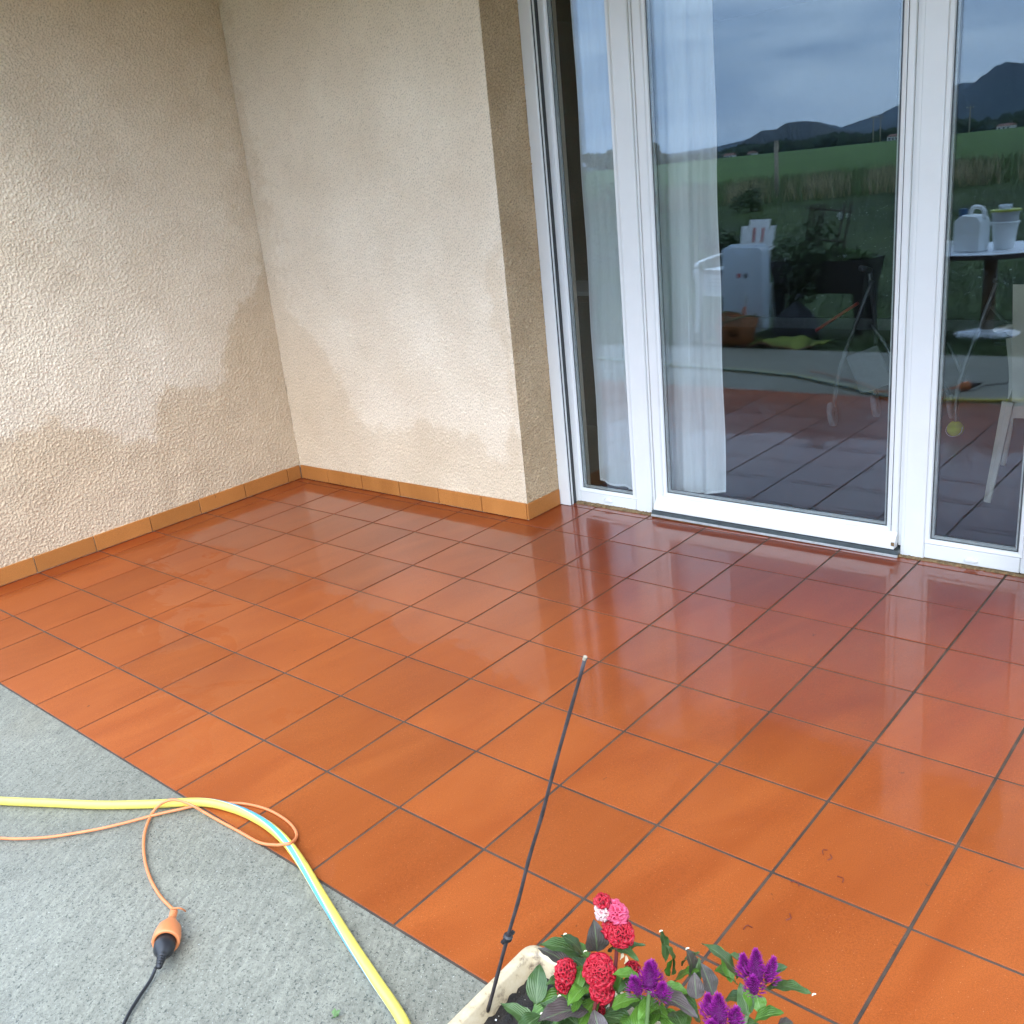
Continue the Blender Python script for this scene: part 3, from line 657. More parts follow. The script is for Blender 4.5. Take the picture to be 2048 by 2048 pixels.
# post + right side light
vbox('post_return', 9.687, 9.727, yf+.03, yb, .15, ZF, M['pvc'], bevel=.002)
vbox('post', 9.729, 10.02, yf-.004, yb, .02, ZF, M['pvc'], bevel=.006)
vbox('post_bead', 9.735, 9.775, yf-.01, yf-.0045, .03, ZF, M['pvc'], bevel=.0015)
vbox('bottom_rail', 10.022, 11.118, yf+.001, yb, .05, .245, M['pvc'])
glazing(10.02, 11.15, .245, ZF, bw=.065)
vbox('stile', 11.12, 11.36, yf-.002, yb, .05, ZF, M['pvc'], bevel=.006)
vbox('top_rail', 4.44, 11.37, yf-.01, yb, ZF, ZF+.2, M['pvc'])
guide(11.585, -1)
for x in (5.18, 10.58):      # drainage hole covers: little half-round hoods
    mb = MB(); vs = []; n = 10
    for i in range(n+1):
        a = math.pi*i/n; cx = -math.cos(a)*.082; cz = math.sin(a)*.05
        vs += [(x+cx, 8.199, .105+cz), (x+cx*.72, 8.165, .105+cz*.62)]
    fs = [(2*i, 2*i+1, 2*i+3, 2*i+2) for i in range(n)]+[tuple(range(1, 2*n+2, 2))]
    fs.append(tuple(range(0, 2*n+2, 2))[::-1]); mb.add([W(*v) for v in vs], fs); dc = mb.build('drain_cover', M['pvc'], win, world=True); bm = bmesh.new(); bm.from_mesh(dc.data); bmesh.ops.recalc_face_normals(bm, faces=bm.faces); bm.to_mesh(dc.data); bm.free()
# ragged mortar line between frame and floor
rs = np.random.RandomState(9); mb = MB(); xs = np.linspace(4.57, 11.5, 260); vs = []
for x in xs:
    j1, j2 = rs.randn(2)*.008; f_ = fz(x, 8.15)
    vs += [W(x, 8.135+j1, f_+.001), W(x, 8.15+j1*.6, f_+.012+abs(j2)), W(x, 8.24, .05)]
mb.add(vs, [(3*i+k_, 3*i+3+k_, 3*i+4+k_, 3*i+1+k_) for i in range(len(xs)-1) for k_ in (0, 1)]); mb.build('mortar_joint', M['mortar'], win, world=True)
# wall right of the window, roller box above it
rw = empty('right_wall', on(14, 8), 'rendered wall continuing right of the patio window', 'wall')
mb = MB(); mb.box((11.6*U, 7.2*U, -.3), (17*U, 8.9*U, ZT)); mb.build('masonry', M['render'], rw, world=True)
vbox('shutter_box', 4.36, 11.59, 7.98, 8.5, ZF+.2, 8.79, M['pvc'])

# ------------------------------------------------------------------ room behind the glass
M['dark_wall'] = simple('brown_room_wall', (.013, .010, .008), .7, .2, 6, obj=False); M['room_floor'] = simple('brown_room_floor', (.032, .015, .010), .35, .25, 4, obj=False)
M['base'] = simple('grey_baseboard', (.22, .23, .22), .5)
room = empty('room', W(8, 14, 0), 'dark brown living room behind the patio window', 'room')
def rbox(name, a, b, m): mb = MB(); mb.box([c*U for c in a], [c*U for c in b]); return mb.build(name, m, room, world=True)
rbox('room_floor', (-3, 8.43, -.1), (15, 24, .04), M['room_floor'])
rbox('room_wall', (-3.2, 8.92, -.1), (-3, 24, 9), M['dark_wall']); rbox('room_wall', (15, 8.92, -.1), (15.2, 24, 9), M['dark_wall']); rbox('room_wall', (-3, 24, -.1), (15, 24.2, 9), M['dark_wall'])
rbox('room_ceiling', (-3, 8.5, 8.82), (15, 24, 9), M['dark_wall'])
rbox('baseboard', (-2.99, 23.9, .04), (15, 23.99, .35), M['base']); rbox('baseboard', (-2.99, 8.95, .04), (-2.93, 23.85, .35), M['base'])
side = empty('sideboard', W(-.8, 13, .04), 'low dark sideboard with a pale edge, behind the left side light', 'sideboard')
mb = MB(); mb.box((-1.1, -.25, 0), (1.1, .25, .86)); mb.build('body', M['dark_wall'], side, bevel=.004)
mb = MB(); mb.box((-1.12, -.27, .862), (1.12, .27, .89)); mb.build('top', M['base'], side, bevel=.003)
for x in (-.7, .0, .7):
    mb = MB(); mb.box((x-.33, -.262, .05), (x+.33, -.251, .82)); d_ = mb.build('door', M['dark_wall'], side, bevel=.003)
    mb = MB(); mb.box((x+.28, -.28, .4), (x+.30, -.263, .5)); mb.build('handle', M['alu'], d_)

# curtains
def curtain(name, x0t, x0b, x1t, x1b, ztop, zb0, zb1, y0, folds, amp, label, m='sheer', hems=()):
    c_ = empty(name, W((x0t+x1t)/2, y0, 0), label, 'curtain'); nx, nz = 90, 60; vs = []; ph = rnd.random()*6
    for k_ in range(nz+1):
        t = k_/nz
        for i in range(nx+1):
            s = i/nx; zb = zb0+(zb1-zb0)*s+.012*math.sin(s*9+ph); z = ztop+(zb-ztop)*t
            x = (x0t+(x0b-x0t)*t)*(1-s)+(x1t+(x1b-x1t)*t)*s
            x += .012*math.sin(t*23+ph)*(1-s if s < .5 else s)*.8
            y = y0+amp*math.sin(s*folds*6.283+ph+.7*math.sin(t*3))*(.6+.4*t)+.3*amp*math.sin(s*folds*15+t*5)
            vs.append(W(x, y, z))
    n = nx+1; fs = [(k_*n+i, k_*n+i+1, (k_+1)*n+i+1, (k_+1)*n+i) for k_ in range(nz) for i in range(nx)]
    mb = MB(); mb.add(vs, fs); mb.build('panel', M[m], c_, world=True, smooth=True)
    def strip(idx, nm):
        mb = MB(); mb.add([v+Vector((0, -.004, 0)) for row in idx for v in row], [(2*i, 2*i+1, 2*i+3, 2*i+2) for i in range(len(idx)-1)]); mb.build(nm, M['sheer_hem'], c_, world=True, smooth=True)
    if 'L' in hems: strip([(Vector(vs[k_*n]), Vector(vs[k_*n+2])) for k_ in range(nz+1)], 'side_hem')
    if 'R' in hems: strip([(Vector(vs[k_*n+nx]), Vector(vs[k_*n+nx-1])) for k_ in range(nz+1)], 'side_hem')
    strip([(Vector(vs[nz*n+i]), Vector(vs[nz*n+i])+Vector((0, 0, .012))) for i in range(n)], 'bottom_hem')
    return c_
curtain('sheer_curtain', 4.83, 4.76, 5.75, 5.45, 8.5, .27, .20, 8.60, 1.5, .02, 'short white sheer curtain behind the left side light, with a bare gap beside it', hems='L')
curtain('sheer_curtain', 5.52, 5.28, 6.62, 6.44, 8.5, .20, .26, 8.69, 3, .045, 'white sheer curtain gathered behind the left edge of the door', hems='R')
curtain('sheer_curtain', 6.10, 6.0, 7.02, 7.02, 8.5, .26, .36, 8.60, 2.3, .04, 'white sheer curtain hanging straight-edged inside the glazed door', hems='R')

# ------------------------------------------------------------------ plastic armchairs
M['resin_white'] = simple('white_resin', (.70, .69, .66), .4, .06, 10); M['resin_beige'] = simple('beige_resin', (.46, .43, .36), .45, .08, 10)
M['red'] = simple('red_plastic', (.45, .04, .03), .5); M['grey_slot'] = simple('shadow_grey_plastic', (.16, .16, .15), .6)
def armchair(loc, rz, m, label, strips=True, h=1.05):
    t_ = empty('plastic_armchair', loc, label, 'chair', rz=rz)     # front faces local -y
    sh = .43
    mb = MB(); n = 10; vs = []
    for j in range(n+1):
        v = j/n; y = -.24+.48*v; wd = .25-.03*v
        for i in range(n+1):
            u_ = i/n*2-1; z = sh-.025*(1-u_*u_)*math.sin(math.pi*v)+(.02 if v < .1 else 0)*-1; vs.append((u_*wd, y, z))
    fs = [(j*(n+1)+i, j*(n+1)+i+1, (j+1)*(n+1)+i+1, (j+1)*(n+1)+i) for j in range(n) for i in range(n)]
    mb.add(vs, fs); so_ = mb.build('seat', m, t_, smooth=True); md = so_.modifiers.new('t', 'SOLIDIFY'); md.thickness = .008
    mb = MB(); a = [(-.25, -.24), (.25, -.24), (.22, .24), (-.22, .24)]
    vs = [(x, y, z) for z in (sh+.003, sh-.05) for x, y in a]; mb.add(vs, [(i, (i+1) % 4, 4+(i+1) % 4, 4+i) for i in range(4)]); ap = mb.build('apron', m, t_); md = ap.modifiers.new('t', 'SOLIDIFY'); md.thickness = .006
    # back: vertical slats leave slots, stepped top edge
    mb = MB(); top = h
    def bp(x, z): tt = (z-sh)/(top-sh); return Vector((x*(.205+.02*tt)/.205, .235+.12*tt+.02*(x/.2)**2*-1, z))
    cols = [(-.2, -.135, top-.06), (-.135, -.12, None), (-.12, -.06, top-.0), (-.06, -.045, None), (-.045, .045, top), (.045, .06, None), (.06, .12, top-.0), (.12, .135, None), (.135, .2, top-.06)]
    def slab(x0, x1, z0, z1):
        f = [bp(x0, z0), bp(x1, z0), bp(x1, z1), bp(x0, z1)]; b_ = [p+Vector((0, .012, .002)) for p in f]; mb.add(f+b_, [(0,1,2,3),(7,6,5,4),(1,0,4,5),(2,1,5,6),(3,2,6,7),(0,3,7,4)])
    for x0, x1, tp in cols:
        if tp: 
            for k_ in range(6): slab(x0, x1, sh-.02+(tp-sh+.02)*k_/6, sh-.02+(tp-sh+.02)*(k_+1)/6)
        else:
            slab(x0, x1, sh-.02, sh+.12); slab(x0, x1, top-.20 if abs(x0) > .1 else top-.09, top-.10 if abs(x0) > .1 else top-.003); slab(x0, x1, sh+.30, sh+.34)
    mb.build('backrest', m, t_)
    if strips:
        for x in (-.0525, .0525):
            mb = MB(); vs = [bp(x-.011, top-.21), bp(x+.011, top-.21), bp(x+.011, top-.075), bp(x-.011, top-.075)]; b_ = [p+Vector((0, -.006, 0)) for p in vs]
            mb.add([p+Vector((0, -.002, 0)) for p in vs]+b_, [(0,1,2,3),(7,6,5,4),(1,0,4,5),(2,1,5,6),(3,2,6,7),(0,3,7,4)]); mb.build('back_strip', M['red'], t_)
    for s in (-1, 1):
        mb = MB(); mb.tube(smooth_path([(s*.215, .30, sh+.36), (s*.275, .18, sh+.325), (s*.30, -.02, sh+.30), (s*.295, -.22, sh+.27), (s*.285, -.27, sh+.23)], 4), .026, 10, flat=.45); mb.build('armrest', m, t_, smooth=True)
        for fy, ty in ((-.285, -.24), (.30, .22)):
            mb = MB(); x0 = s*.285; x1 = s*.235
            if fy < 0: path = [(s*.288, -.265, sh+.21), (s*.262, -.245, sh+.02), (s*.27, -.26, .2), (s*.29, -.285, 0)]
            else: path = [(s*.215, .235, sh+.02), (s*.24, .27, .2), (s*.26, .31, 0)]
            pth = smooth_path(path, 4); k_ = len(pth); mb.tube(pth, [.032-.012*i/(k_-1) for i in range(k_)], 6, flat=.7); mb.build('leg', m, t_)
    return t_
cz = ground_z(-.5*U, -8*U)
ca = armchair(Vector((-.98*U, -7.55*U, cz)), R(196), M['resin_white'], 'white plastic armchair on the lawn with red slotted strips in its stepped back')
cb_ = armchair(on(10.85, 11.5, .04), R(186), M['resin_beige'], 'beige plastic armchair indoors behind the right side light', strips=False, h=1.03)
# crate lying on the white chair
M['print'] = simple('grey_printed_carton', (.60, .60, .60), .6, .05); M['ink'] = simple('dark_ink', (.07, .07, .075), .5)
cr_ = empty('carton', Vector((-1.25*U, -7.35*U, cz+.435)), 'grey white carton with dark print on the seat of the white armchair', 'box', rz=R(20))
mb = MB(); mb.box((-.17, -.15, 0), (.17, .15, .2)); mb.build('box', M['print'], cr_, bevel=.006)
mb = MB(); mb.box((-.17, .1505, .155), (.17, .153, .2)); mb.build('dark_band', M['ink'], cr_)
for z in (.04, .075, .11):
    mb = MB(); mb.box((-.15+z, .1505, z), (.13, .152, z+.006)); mb.build('printed_line', M['ink'], cr_)

# translucent storage lid standing upright
def thin_plastic(name, c):
    m, t, b = mat(name); out = t.nodes['Material Output']; b.inputs['Base Color'].default_value = hexa(c); b.inputs['Roughness'].default_value = .3
    tl = t.nodes.new('ShaderNodeBsdfTranslucent'); tl.inputs['Color'].default_value = hexa(c); mi = t.nodes.new('ShaderNodeMixShader'); mi.inputs[0].default_value = .45
    t.links.new(b.outputs[0], mi.inputs[1]); t.links.new(tl.outputs[0], mi.inputs[2]); t.links.new(mi.outputs[0], out.inputs[0]); return m
M['frost'] = thin_plastic('frosted_plastic', (.78, .83, .88))
ld = empty('storage_box_lid', Vector((-.05*U, -6.3*U, ground_z(0, -6.5*U)+.09)), 'frosted white storage box standing on end before the plastic armchair', 'storage box', rz=R(12))
def rrect(w_, h_, r_, n=6):
    out = []
    for cx, cy, a0 in ((w_/2-r_, h_-r_, 0), (-w_/2+r_, h_-r_, 90), (-w_/2+r_, r_, 180), (w_/2-r_, r_, 270)):
        for i in range(n+1): a = R(a0+90*i/n); out.append((cx+r_*math.cos(a), cy+r_*math.sin(a)))
    return out
def layered(name, layers, m, parent, **k):
    mb = MB(); n = len(layers[0][0]); vs = [(x, y, z) for pts, y in layers for x, z in pts]
    fs = [(i*n+j, i*n+(j+1) % n, (i+1)*n+(j+1) % n, (i+1)*n+j) for i in range(len(layers)-1) for j in range(n)]+[tuple(range(n)), tuple((len(layers)-1)*n+j for j in range(n))[::-1]]
    mb.add(vs, fs); o = mb.build(name, m, parent, smooth=True); bm = bmesh.new(); bm.from_mesh(o.data); bmesh.ops.recalc_face_normals(bm, faces=bm.faces); bm.to_mesh(o.data); bm.free(); o.data.set_sharp_from_angle(angle=R(40)); return o
def inset(pts, a, h_): cy = h_/2; return [(x*(1-a*2/.48), cy+(z-cy)*(1-a*2/h_)) for x, z in pts]
rr = rrect(.48, .78, .06); layered('tub', [(rr, -.05), (rr, .03), (inset(rr, .012, .78), .035), (inset(rr, .02, .78), .028), (inset(rr, .06, .78), .034)], M['frost'], ld)
layered('rim', [(rrect(.50, .80, .07), -.058), (rrect(.50, .80, .07), -.05)], M['frost'], ld)
for x, c_ in ((-.03, 'red'), (.05, 'ink')):
    mb = MB(); mb.lathe([(.024, 0), (.024, .003)], 14, M4=Matrix.Translation((x, .036, .52)) @ Matrix.Rotation(R(-90), 4, 'X')); mb.build('printed_mark', M[c_], ld)
# orange garden bag in front of it
M['orange_bag'] = simple('orange_brown_canvas', (.30, .10, .025), .7, .3, 14, .5, .01); M['olive'] = simple('olive_trim', (.13, .11, .03), .7, .3)
bagz = ground_z(-.3*U, -6.6*U)
bg_ = empty('garden_bag', Vector((.0*U, -5.65*U, bagz)), 'orange brown open garden bag with olive rim on the lawn', 'bag', rz=.3)
mb = MB(); n = 24; vs = []
for i, (r_, z) in enumerate(((.13, 0), (.165, .03), (.16, .12), (.18, .2), (.175, .25), (.165, .235), (.15, .1), (.0, .09))):
    for j in range(n):
        a = 6.283*j/n; q = r_*(1+.07*math.sin(3*a+i*.8)+.03*math.sin(7*a)); vs.append((q*1.15*math.cos(a), q*math.sin(a), z+(.03*math.sin(2*a+1) if z > .2 else 0)))
mb.add(vs, [(i*n+j, i*n+(j+1) % n, (i+1)*n+(j+1) % n, (i+1)*n+j) for i in range(7) for j in range(n)]); mb.build('bag_body', M['orange_bag'], bg_, smooth=True)
mb = MB(); mb.tube([(.175*1.16*math.cos(6.283*j/20)*(1+.07*math.sin(3*6.283*j/20+3.2)), .178*math.sin(6.283*j/20)*(1+.07*math.sin(3*6.283*j/20+3.2)), .25+.03*math.sin(2*6.283*j/20+1)) for j in range(21)], .009, 6); mb.build('rim', M['olive'], bg_, smooth=True)
for s in (-1, 1):
    mb = MB(); mb.tube(smooth_path([(-.08, s*.17, .24), (-.05, s*.21, .33), (.05, s*.21, .33), (.08, s*.17, .24)]), .008, 6); mb.build('handle', M['olive'], bg_, smooth=True)
# garden hand tools lying in the bag
M['orange_tool'] = simple('orange_grip', (.60, .14, .03), .45)
tl_ = empty('hand_trowel', Vector((.22*U, -5.65*U, bagz+.2)), 'hand trowel with orange grip sticking out of the orange bag', 'trowel', rz=.4)
mb = MB(); mb.tube([(0, 0, 0), (.02, 0, .07), (.035, 0, .15)], [.012, .014, .013], 8); mb.build('grip', M['orange_tool'], tl_, smooth=True, )
mb = MB(); mb.tube([(.035, 0, .15), (.04, 0, .18)], .006, 6); mb.build('shank', M['alu'], tl_); mb = MB(); mb.ball((.055, 0, .22), .03, 10, (.8, .25, 1.5)); mb.build('blade', M['alu'], tl_, smooth=True)
# dark planting trough on legs with tomato plants and a wire trellis
M['trough'] = simple('black_brown_plastic', (.018, .016, .015), .45, .2, 6)
tg = empty('raised_planter', Vector((1.75*U, -8.0*U, ground_z(1.7*U, -8*U))), 'black raised planting trough on legs standing on the lawn', 'planter', rz=R(3))
mb = MB(); mb.add([(-.44, -.17, .38), (.42, -.17, .38), (.42, .17, .38), (-.44, .17, .38), (-.50, -.2, .68), (.47, -.2, .68), (.47, .2, .68), (-.50, .2, .68), (-.47, -.17, .67), (.44, -.17, .67), (.44, .17, .67), (-.47, .17, .67), (-.43, -.15, .6), (.41, -.15, .6), (.41, .15, .6), (-.43, .15, .6)],
       [(3,2,1,0),(0,1,5,4),(1,2,6,5),(2,3,7,6),(3,0,4,7),(4,5,9,8),(5,6,10,9),(6,7,11,10),(7,4,8,11),(8,9,13,12),(9,10,14,13),(10,11,15,14),(11,8,12,15)]); mb.build('trough', M['trough'], tg)
mb = MB(); mb.box((-.43, -.15, .6), (.41, .15, .64)); mb.build('soil', M['bark'], tg)
for x in (-.42, .38):
    for y in (-.13, .13):
        mb = MB(); mb.add([(x-.05, y-.04, .5), (x+.05, y-.04, .5), (x+.05, y+.04, .5), (x-.05, y+.04, .5), (x-.03, y-.03, 0), (x+.045, y-.03, 0), (x+.045, y+.03, 0), (x-.03, y+.03, 0)],
               [(0,1,2,3),(7,6,5,4),(1,0,4,5),(2,1,5,6),(3,2,6,7),(0,3,7,4)]); mb.build('leg', M['trough'], tg, bevel=.004)
tp = empty('tomato_plant', Vector((1.45*U, -7.9*U, tg.location.z+.62)), 'dark tomato plant spilling over the left end of the raised trough', 'plant')
rs = np.random.RandomState(8); mb = MB()
for k_ in range(9):
    a = rs.rand()*6.28; l = rs.uniform(.2, .5); mb.tube(smooth_path([(rs.uniform(-.2, .2), 0, 0), (.1*math.cos(a), .1*math.sin(a), l*.6), (.25*math.cos(a), .22*math.sin(a), l*.7 if k_ % 2 else .0)], 4), [.005]*9, 5)
mb.build('stem', M['leaf_mid'], tp)
vs, fs = leafy(rs, 1500, (-.05, .05, .05), (.36, .26, .34), .035); mb = MB(); mb.add(vs, fs); mb.build('foliage', M['leaf_dark'], tp)
tp = empty('herb_plants', Vector((2.35*U, -8.0*U, tg.location.z+.63)), 'low dark herbs along the right end of the raised trough', 'plant')
vs, fs = leafy(rs, 700, (0, 0, .06), (.30, .17, .07), .025); mb = MB(); mb.add(vs, fs); mb.build('foliage', M['leaf_mid'], tp)
mb = MB()
for k_ in range(12): mb.tube([(rs.uniform(-.22, .22), rs.uniform(-.1, .1), -.02), (rs.uniform(-.25, .25), rs.uniform(-.12, .12), .1)], .003, 5)
mb.build('stem', M['leaf_mid'], tp)
M['wire'] = simple('rusty_wire', (.05, .03, .02), .6, .5); M['clip'] = simple('pale_clip', (.75, .8, .8), .4)
tr_ = empty('wire_trellis', Vector((1.55*U, -8.0*U, tg.location.z+.62)), 'leaning rusty wire trellis with pale plant clips in the raised trough', 'trellis', rz=R(-10))
for x in (-.08, -.04, .0, .04, .22, .28):
    mb = MB(); mb.tube([(x-.1, 0, -.02), (x, .02, .56)], .009, 5); mb.build('upright', M['wire'], tr_)
for z, a, b in ((.52, -.12, .30), (.25, -.14, .24)):
    mb = MB(); mb.tube([(a, .02, z+.01), (b, .02, z-.05)], .009, 5); mb.build('crossbar', M['wire'], tr_)
for x, z in ((.17, .46), (.25, .45), (.16, .07), (.21, .08), (-.28, .04), (-.31, .04)):
    mb = MB(); mb.tube(smooth_path([(x-.02, -.01, z-.03), (x-.01, -.01, z+.0), (x+.012, -.01, z), (x+.0, -.01, z-.055)], 4), .008, 5); mb.build('clip', M['clip'], tr_)
# black bin bag and green mat
bb = empty('bin_bag', Vector((1.3*U, -6.9*U, ground_z(1.2*U, -6.9*U))), 'slumped black bin bag on the lawn under the raised trough', 'bag')
M['blackbag'] = simple('black_polythene', (.012, .012, .014), .35, .3, 20, .8, .02)
mb = MB(); n = 22; vs = []
for i, (r_, z) in enumerate(((.2, 0), (.22, .05), (.19, .16), (.12, .25), (.05, .31), (.02, .34))):
    for j in range(n): a = 6.283*j/n; q = r_*(1+.10*math.sin(4*a+i)+.05*math.sin(9*a)); vs.append((q*math.cos(a), q*.8*math.sin(a), z))
mb.add(vs, [(i*n+j, i*n+(j+1) % n, (i+1)*n+(j+1) % n, (i+1)*n+j) for i in range(5) for j in range(n)]+[tuple(range(5*n, 6*n))]); mb.build('bag_body', M['blackbag'], bb, smooth=True)
mb = MB(); mb.tube([(0, 0, .33), (.01, .01, .36), (.04, 0, .40)], [.018, .014, .03], 8); mb.build('knot', M['blackbag'], bb, smooth=True)
M['matg'] = simple('lime_green_mat', (.16, .19, .025), .8, .35, 9, .6, .01); M['matb'] = simple('brown_mat_edge', (.14, .055, .025), .8, .3)
mt = empty('garden_mat', Vector((.9*U, -5.75*U, ground_z(0, -5.7*U))), 'rumpled lime green mat with brown edge lying on the grass beside the concrete', 'mat', rz=R(4))
mb = MB(); nx, ny = 26, 8; vs = []
for j in range(ny+1):
    for i in range(nx+1): x = -.55+1.1*i/nx; y = -.16+.32*j/ny; vs.append((x, y, .03+.02*math.sin(x*11+y*5)+.012*math.sin(x*27)+.01*math.sin(y*30)))
mb.add(vs, [(j*(nx+1)+i, j*(nx+1)+i+1, (j+1)*(nx+1)+i+1, (j+1)*(nx+1)+i) for j in range(ny) for i in range(nx)]); o = mb.build('mat', M['matg'], mt, smooth=True); md = o.modifiers.new('t', 'SOLIDIFY'); md.thickness = .012
mb = MB(); mb.tube([(vs[ny*(nx+1)+i][0], vs[ny*(nx+1)+i][1]+.008, vs[ny*(nx+1)+i][2]-.005) for i in range(nx+1)], .014, 6); mb.build('edge_binding', M['matb'], mt, smooth=True)

# round table with things on it
M['tabletop'] = simple('white_tabletop', (.74, .77, .82), .16, .03, 4); M['dark_edge'] = simple('dark_table_edge', (.045, .03, .025), .5); M['brown_pole'] = simple('brown_pedestal', (.16, .10, .05), .5, .2)
TX, TY = 6.25, -8.0; tz = ground_z(TX*U, TY*U)
tb = empty('round_table', Vector((TX*U, TY*U, tz)), 'round white garden table with dark rim on a brown pedestal', 'table')
mb = MB(); mb.lathe([(.0, .722), (.49, .722), (.50, .728), (.49, .737), (0, .737)], 48); mb.build('tabletop', M['tabletop'], tb, smooth=True).data.set_sharp_from_angle(angle=R(40))
mb = MB(); mb.lathe([(.47, .69), (.505, .69), (.505, .721), (.47, .721)], 48); mb.build('table_rim', M['dark_edge'], tb)
mb = MB(); mb.tube([(0, 0, .03), (0, 0, .70)], .055, 20); mb.build('pedestal', M['brown_pole'], tb, smooth=True)
mb = MB(); mb.lathe([(.26, 0), (.26, .016), (.22, .025), (.06, .05), (.05, .06)], 40); mb.build('base', M['tabletop'], tb, smooth=True).data.set_sharp_from_angle(angle=R(40))
M['jerry'] = simple('milky_polythene', (.82, .84, .83), .3, .04); M['bluecap'] = simple('blue_cap', (.03, .10, .22), .4)
jc = empty('jerrycan', Vector((5.93*U, (TY+.75)*U, tz+.738)), 'white jerrycan with dark blue cap on the round table', 'jerrycan', rz=R(20))
def jy(pts, y0, y1, m, name): 
    mb = MB(); n = len(pts); mb.add([(x, y0, z) for x, z in pts]+[(x, y1, z) for x, z in pts], [tuple(range(n)), tuple(range(n, 2*n))[::-1]]+[(i, n+i, n+(i+1) % n, (i+1) % n) for i in range(n)])
    o = mb.build(name, m, jc, bevel=.010, seg=3); bm = bmesh.new(); bm.from_mesh(o.data); bmesh.ops.recalc_face_normals(bm, faces=bm.faces); bm.to_mesh(o.data); bm.free(); return o
jy([(-.12, 0), (.12, 0), (.12, .24), (.09, .285), (-.05, .295), (-.12, .25)], -.07, .07, M['jerry'], 'body')
mb = MB(); mb.tube(smooth_path([(-.02, 0, .285), (0, 0, .345), (.06, 0, .35), (.10, 0, .325), (.115, 0, .25)]), .017, 10); mb.build('handle', M['jerry'], jc, smooth=True)
mb = MB(); mb.lathe([(.03, .27), (.03, .31), (.033, .312), (.033, .342), (0, .345)], 18, (-.085, 0, 0)); mb.build('cap', M['bluecap'], jc, smooth=True).data.set_sharp_from_angle(angle=R(40))
M['bucket'] = simple('grey_bucket', (.50, .52, .53), .4, .05); M['lime'] = M['lime']; M['limelid'] = simple('lime_bucket_rim', (.38, .42, .04), .4)
for k_, (z0, r0, r1, hh, lab, mm) in enumerate(((0, .075, .098, .19, 'lower pale bucket of the nested pair on the round table', 'jerry'), (.115, .085, .103, .17, 'upper grey bucket with a lime rim nested in the pale one', 'bucket'))):
    bk = empty('bucket', Vector(((6.62)*U, (TY+.35)*U, tz+.738+z0)), lab, 'bucket', 'nested buckets on the round table')
    mb = MB(); mb.lathe([(r0, 0), (r1, hh), (r1+.006, hh), (r1+.006, hh+.012), (r1-.004, hh+.012), (r0-.006, .01), (0, .01)], 28); mb.build('body', M[mm], bk, smooth=True).data.set_sharp_from_angle(angle=R(40))
    mb = MB(); mb.lathe([(r1+.004, hh+.0125), (r1+.012, hh+.0125), (r1+.012, hh+.028), (r1, hh+.028)], 28); mb.build('rim', M['limelid' if k_ else 'jerry'], bk, smooth=True)
cp = empty('plastic_cup', Vector((6.60*U, (TY+.35)*U, tz+.738+.27)), 'small clear cup standing in the lime-rimmed bucket', 'cup')
mb = MB(); mb.lathe([(.035, 0), (.05, .08), (.047, .08), (.032, .004), (0, .004)], 20); mb.build('cup', M['frost'], cp, smooth=True)
wr = empty('white_tub', Vector((5.15*U, (TY+.3)*U, tz+.738)), 'small open white tub at the left edge of the round table', 'tub')
mb = MB(); mb.lathe([(.05, 0), (.065, .07), (.06, .07), (.045, .006), (0, .006)], 20); mb.build('tub', M['jerry'], wr, smooth=True)
mb = MB(); mb.lathe([(.0651, .062), (.07, .062), (.07, .072), (.0651, .072)], 20); mb.build('tub_rim', M['jerry'], wr, smooth=True)
# blue bin with red lid, left of the camera's view on the terrace
M['bluebin'] = simple('dusty_blue_plastic', (.06, .11, .20), .45, .15); 
bn = empty('blue_bin', on(.78, 1.55), 'blue grey tub with a red dished lid, indoors behind the short curtain', 'bin')
bn.location = W(.9, 14.3, .045)
mb = MB(); mb.lathe([(.12, 0), (.135, .30), (.13, .30), (.115, .01), (0, .01)], 28); mb.build('body', M['bluebin'], bn, smooth=True)
mb = MB(); mb.lathe([(.0, .315), (.09, .32), (.145, .345), (.15, .352), (.14, .352), (.09, .328), (0, .322)], 28); mb.build('lid', M['red'], bn, smooth=True)

# ------------------------------------------------------------------ walking frames indoors
M['tubegrey'] = simple('grey_tube', (.13, .14, .14), .3, .08, metal=.4); M['ball'] = simple('tennis_felt', (.42, .52, .03), .9, .15, 40, .5, .002); M['tyre'] = simple('grey_tyre', (.25, .26, .27), .6)
wf = empty('walking_frame', on(8.9, 14.2, .045), 'grey walking frame on tennis balls, indoors behind the right side light', 'walking frame', rz=R(-8))
def wp(*pts): return [Vector(p) for p in pts]
for s, nm in ((-.02, 0), (.52, 1)):
    for k_, (bx, by) in enumerate(((s, -.2), (s+.04, .45))):
        mb = MB(); mb.tube(smooth_path(wp((bx, by, .06), (bx+.0, by+.03, .32), (bx+(.12 if nm == 0 else -.12)*(1 if k_ == 0 else .6), by+.12, .82))), .0125, 10); mb.build('leg', M['tubegrey'], wf, smooth=True)
        mb = MB(); mb.ball((bx, by, .044), .044, 16); bo = mb.build('tennis_ball', M['ball'], wf, smooth=True)
        mb = MB(); mb.tube([(bx+.044*math.cos(a)*1.005, by+.044*math.sin(a)*.55-.016, .044+.044*math.sin(a)*.8) for a in [6.283*i/20 for i in range(21)]], .0012, 4); mb.build('seam', M['clip'], bo)
mb = MB(); mb.tube(wp((.10, -.06, .5), (.30, -.02, .49), (.42, -.06, .5)), .011, 8); mb.build('crossbar', M['tubegrey'], wf, smooth=True)
mb = MB(); mb.tube(wp((0.0, -.15, .30), (-.13, -.1, .50)), .011, 8); mb.build('side_bar', M['tubegrey'], wf, smooth=True)
mb = MB(); mb.tube(wp((.03, .0, .70), (.30, .0, .42)), .008, 8); mb.build('brace', M['tubegrey'], wf, smooth=True)
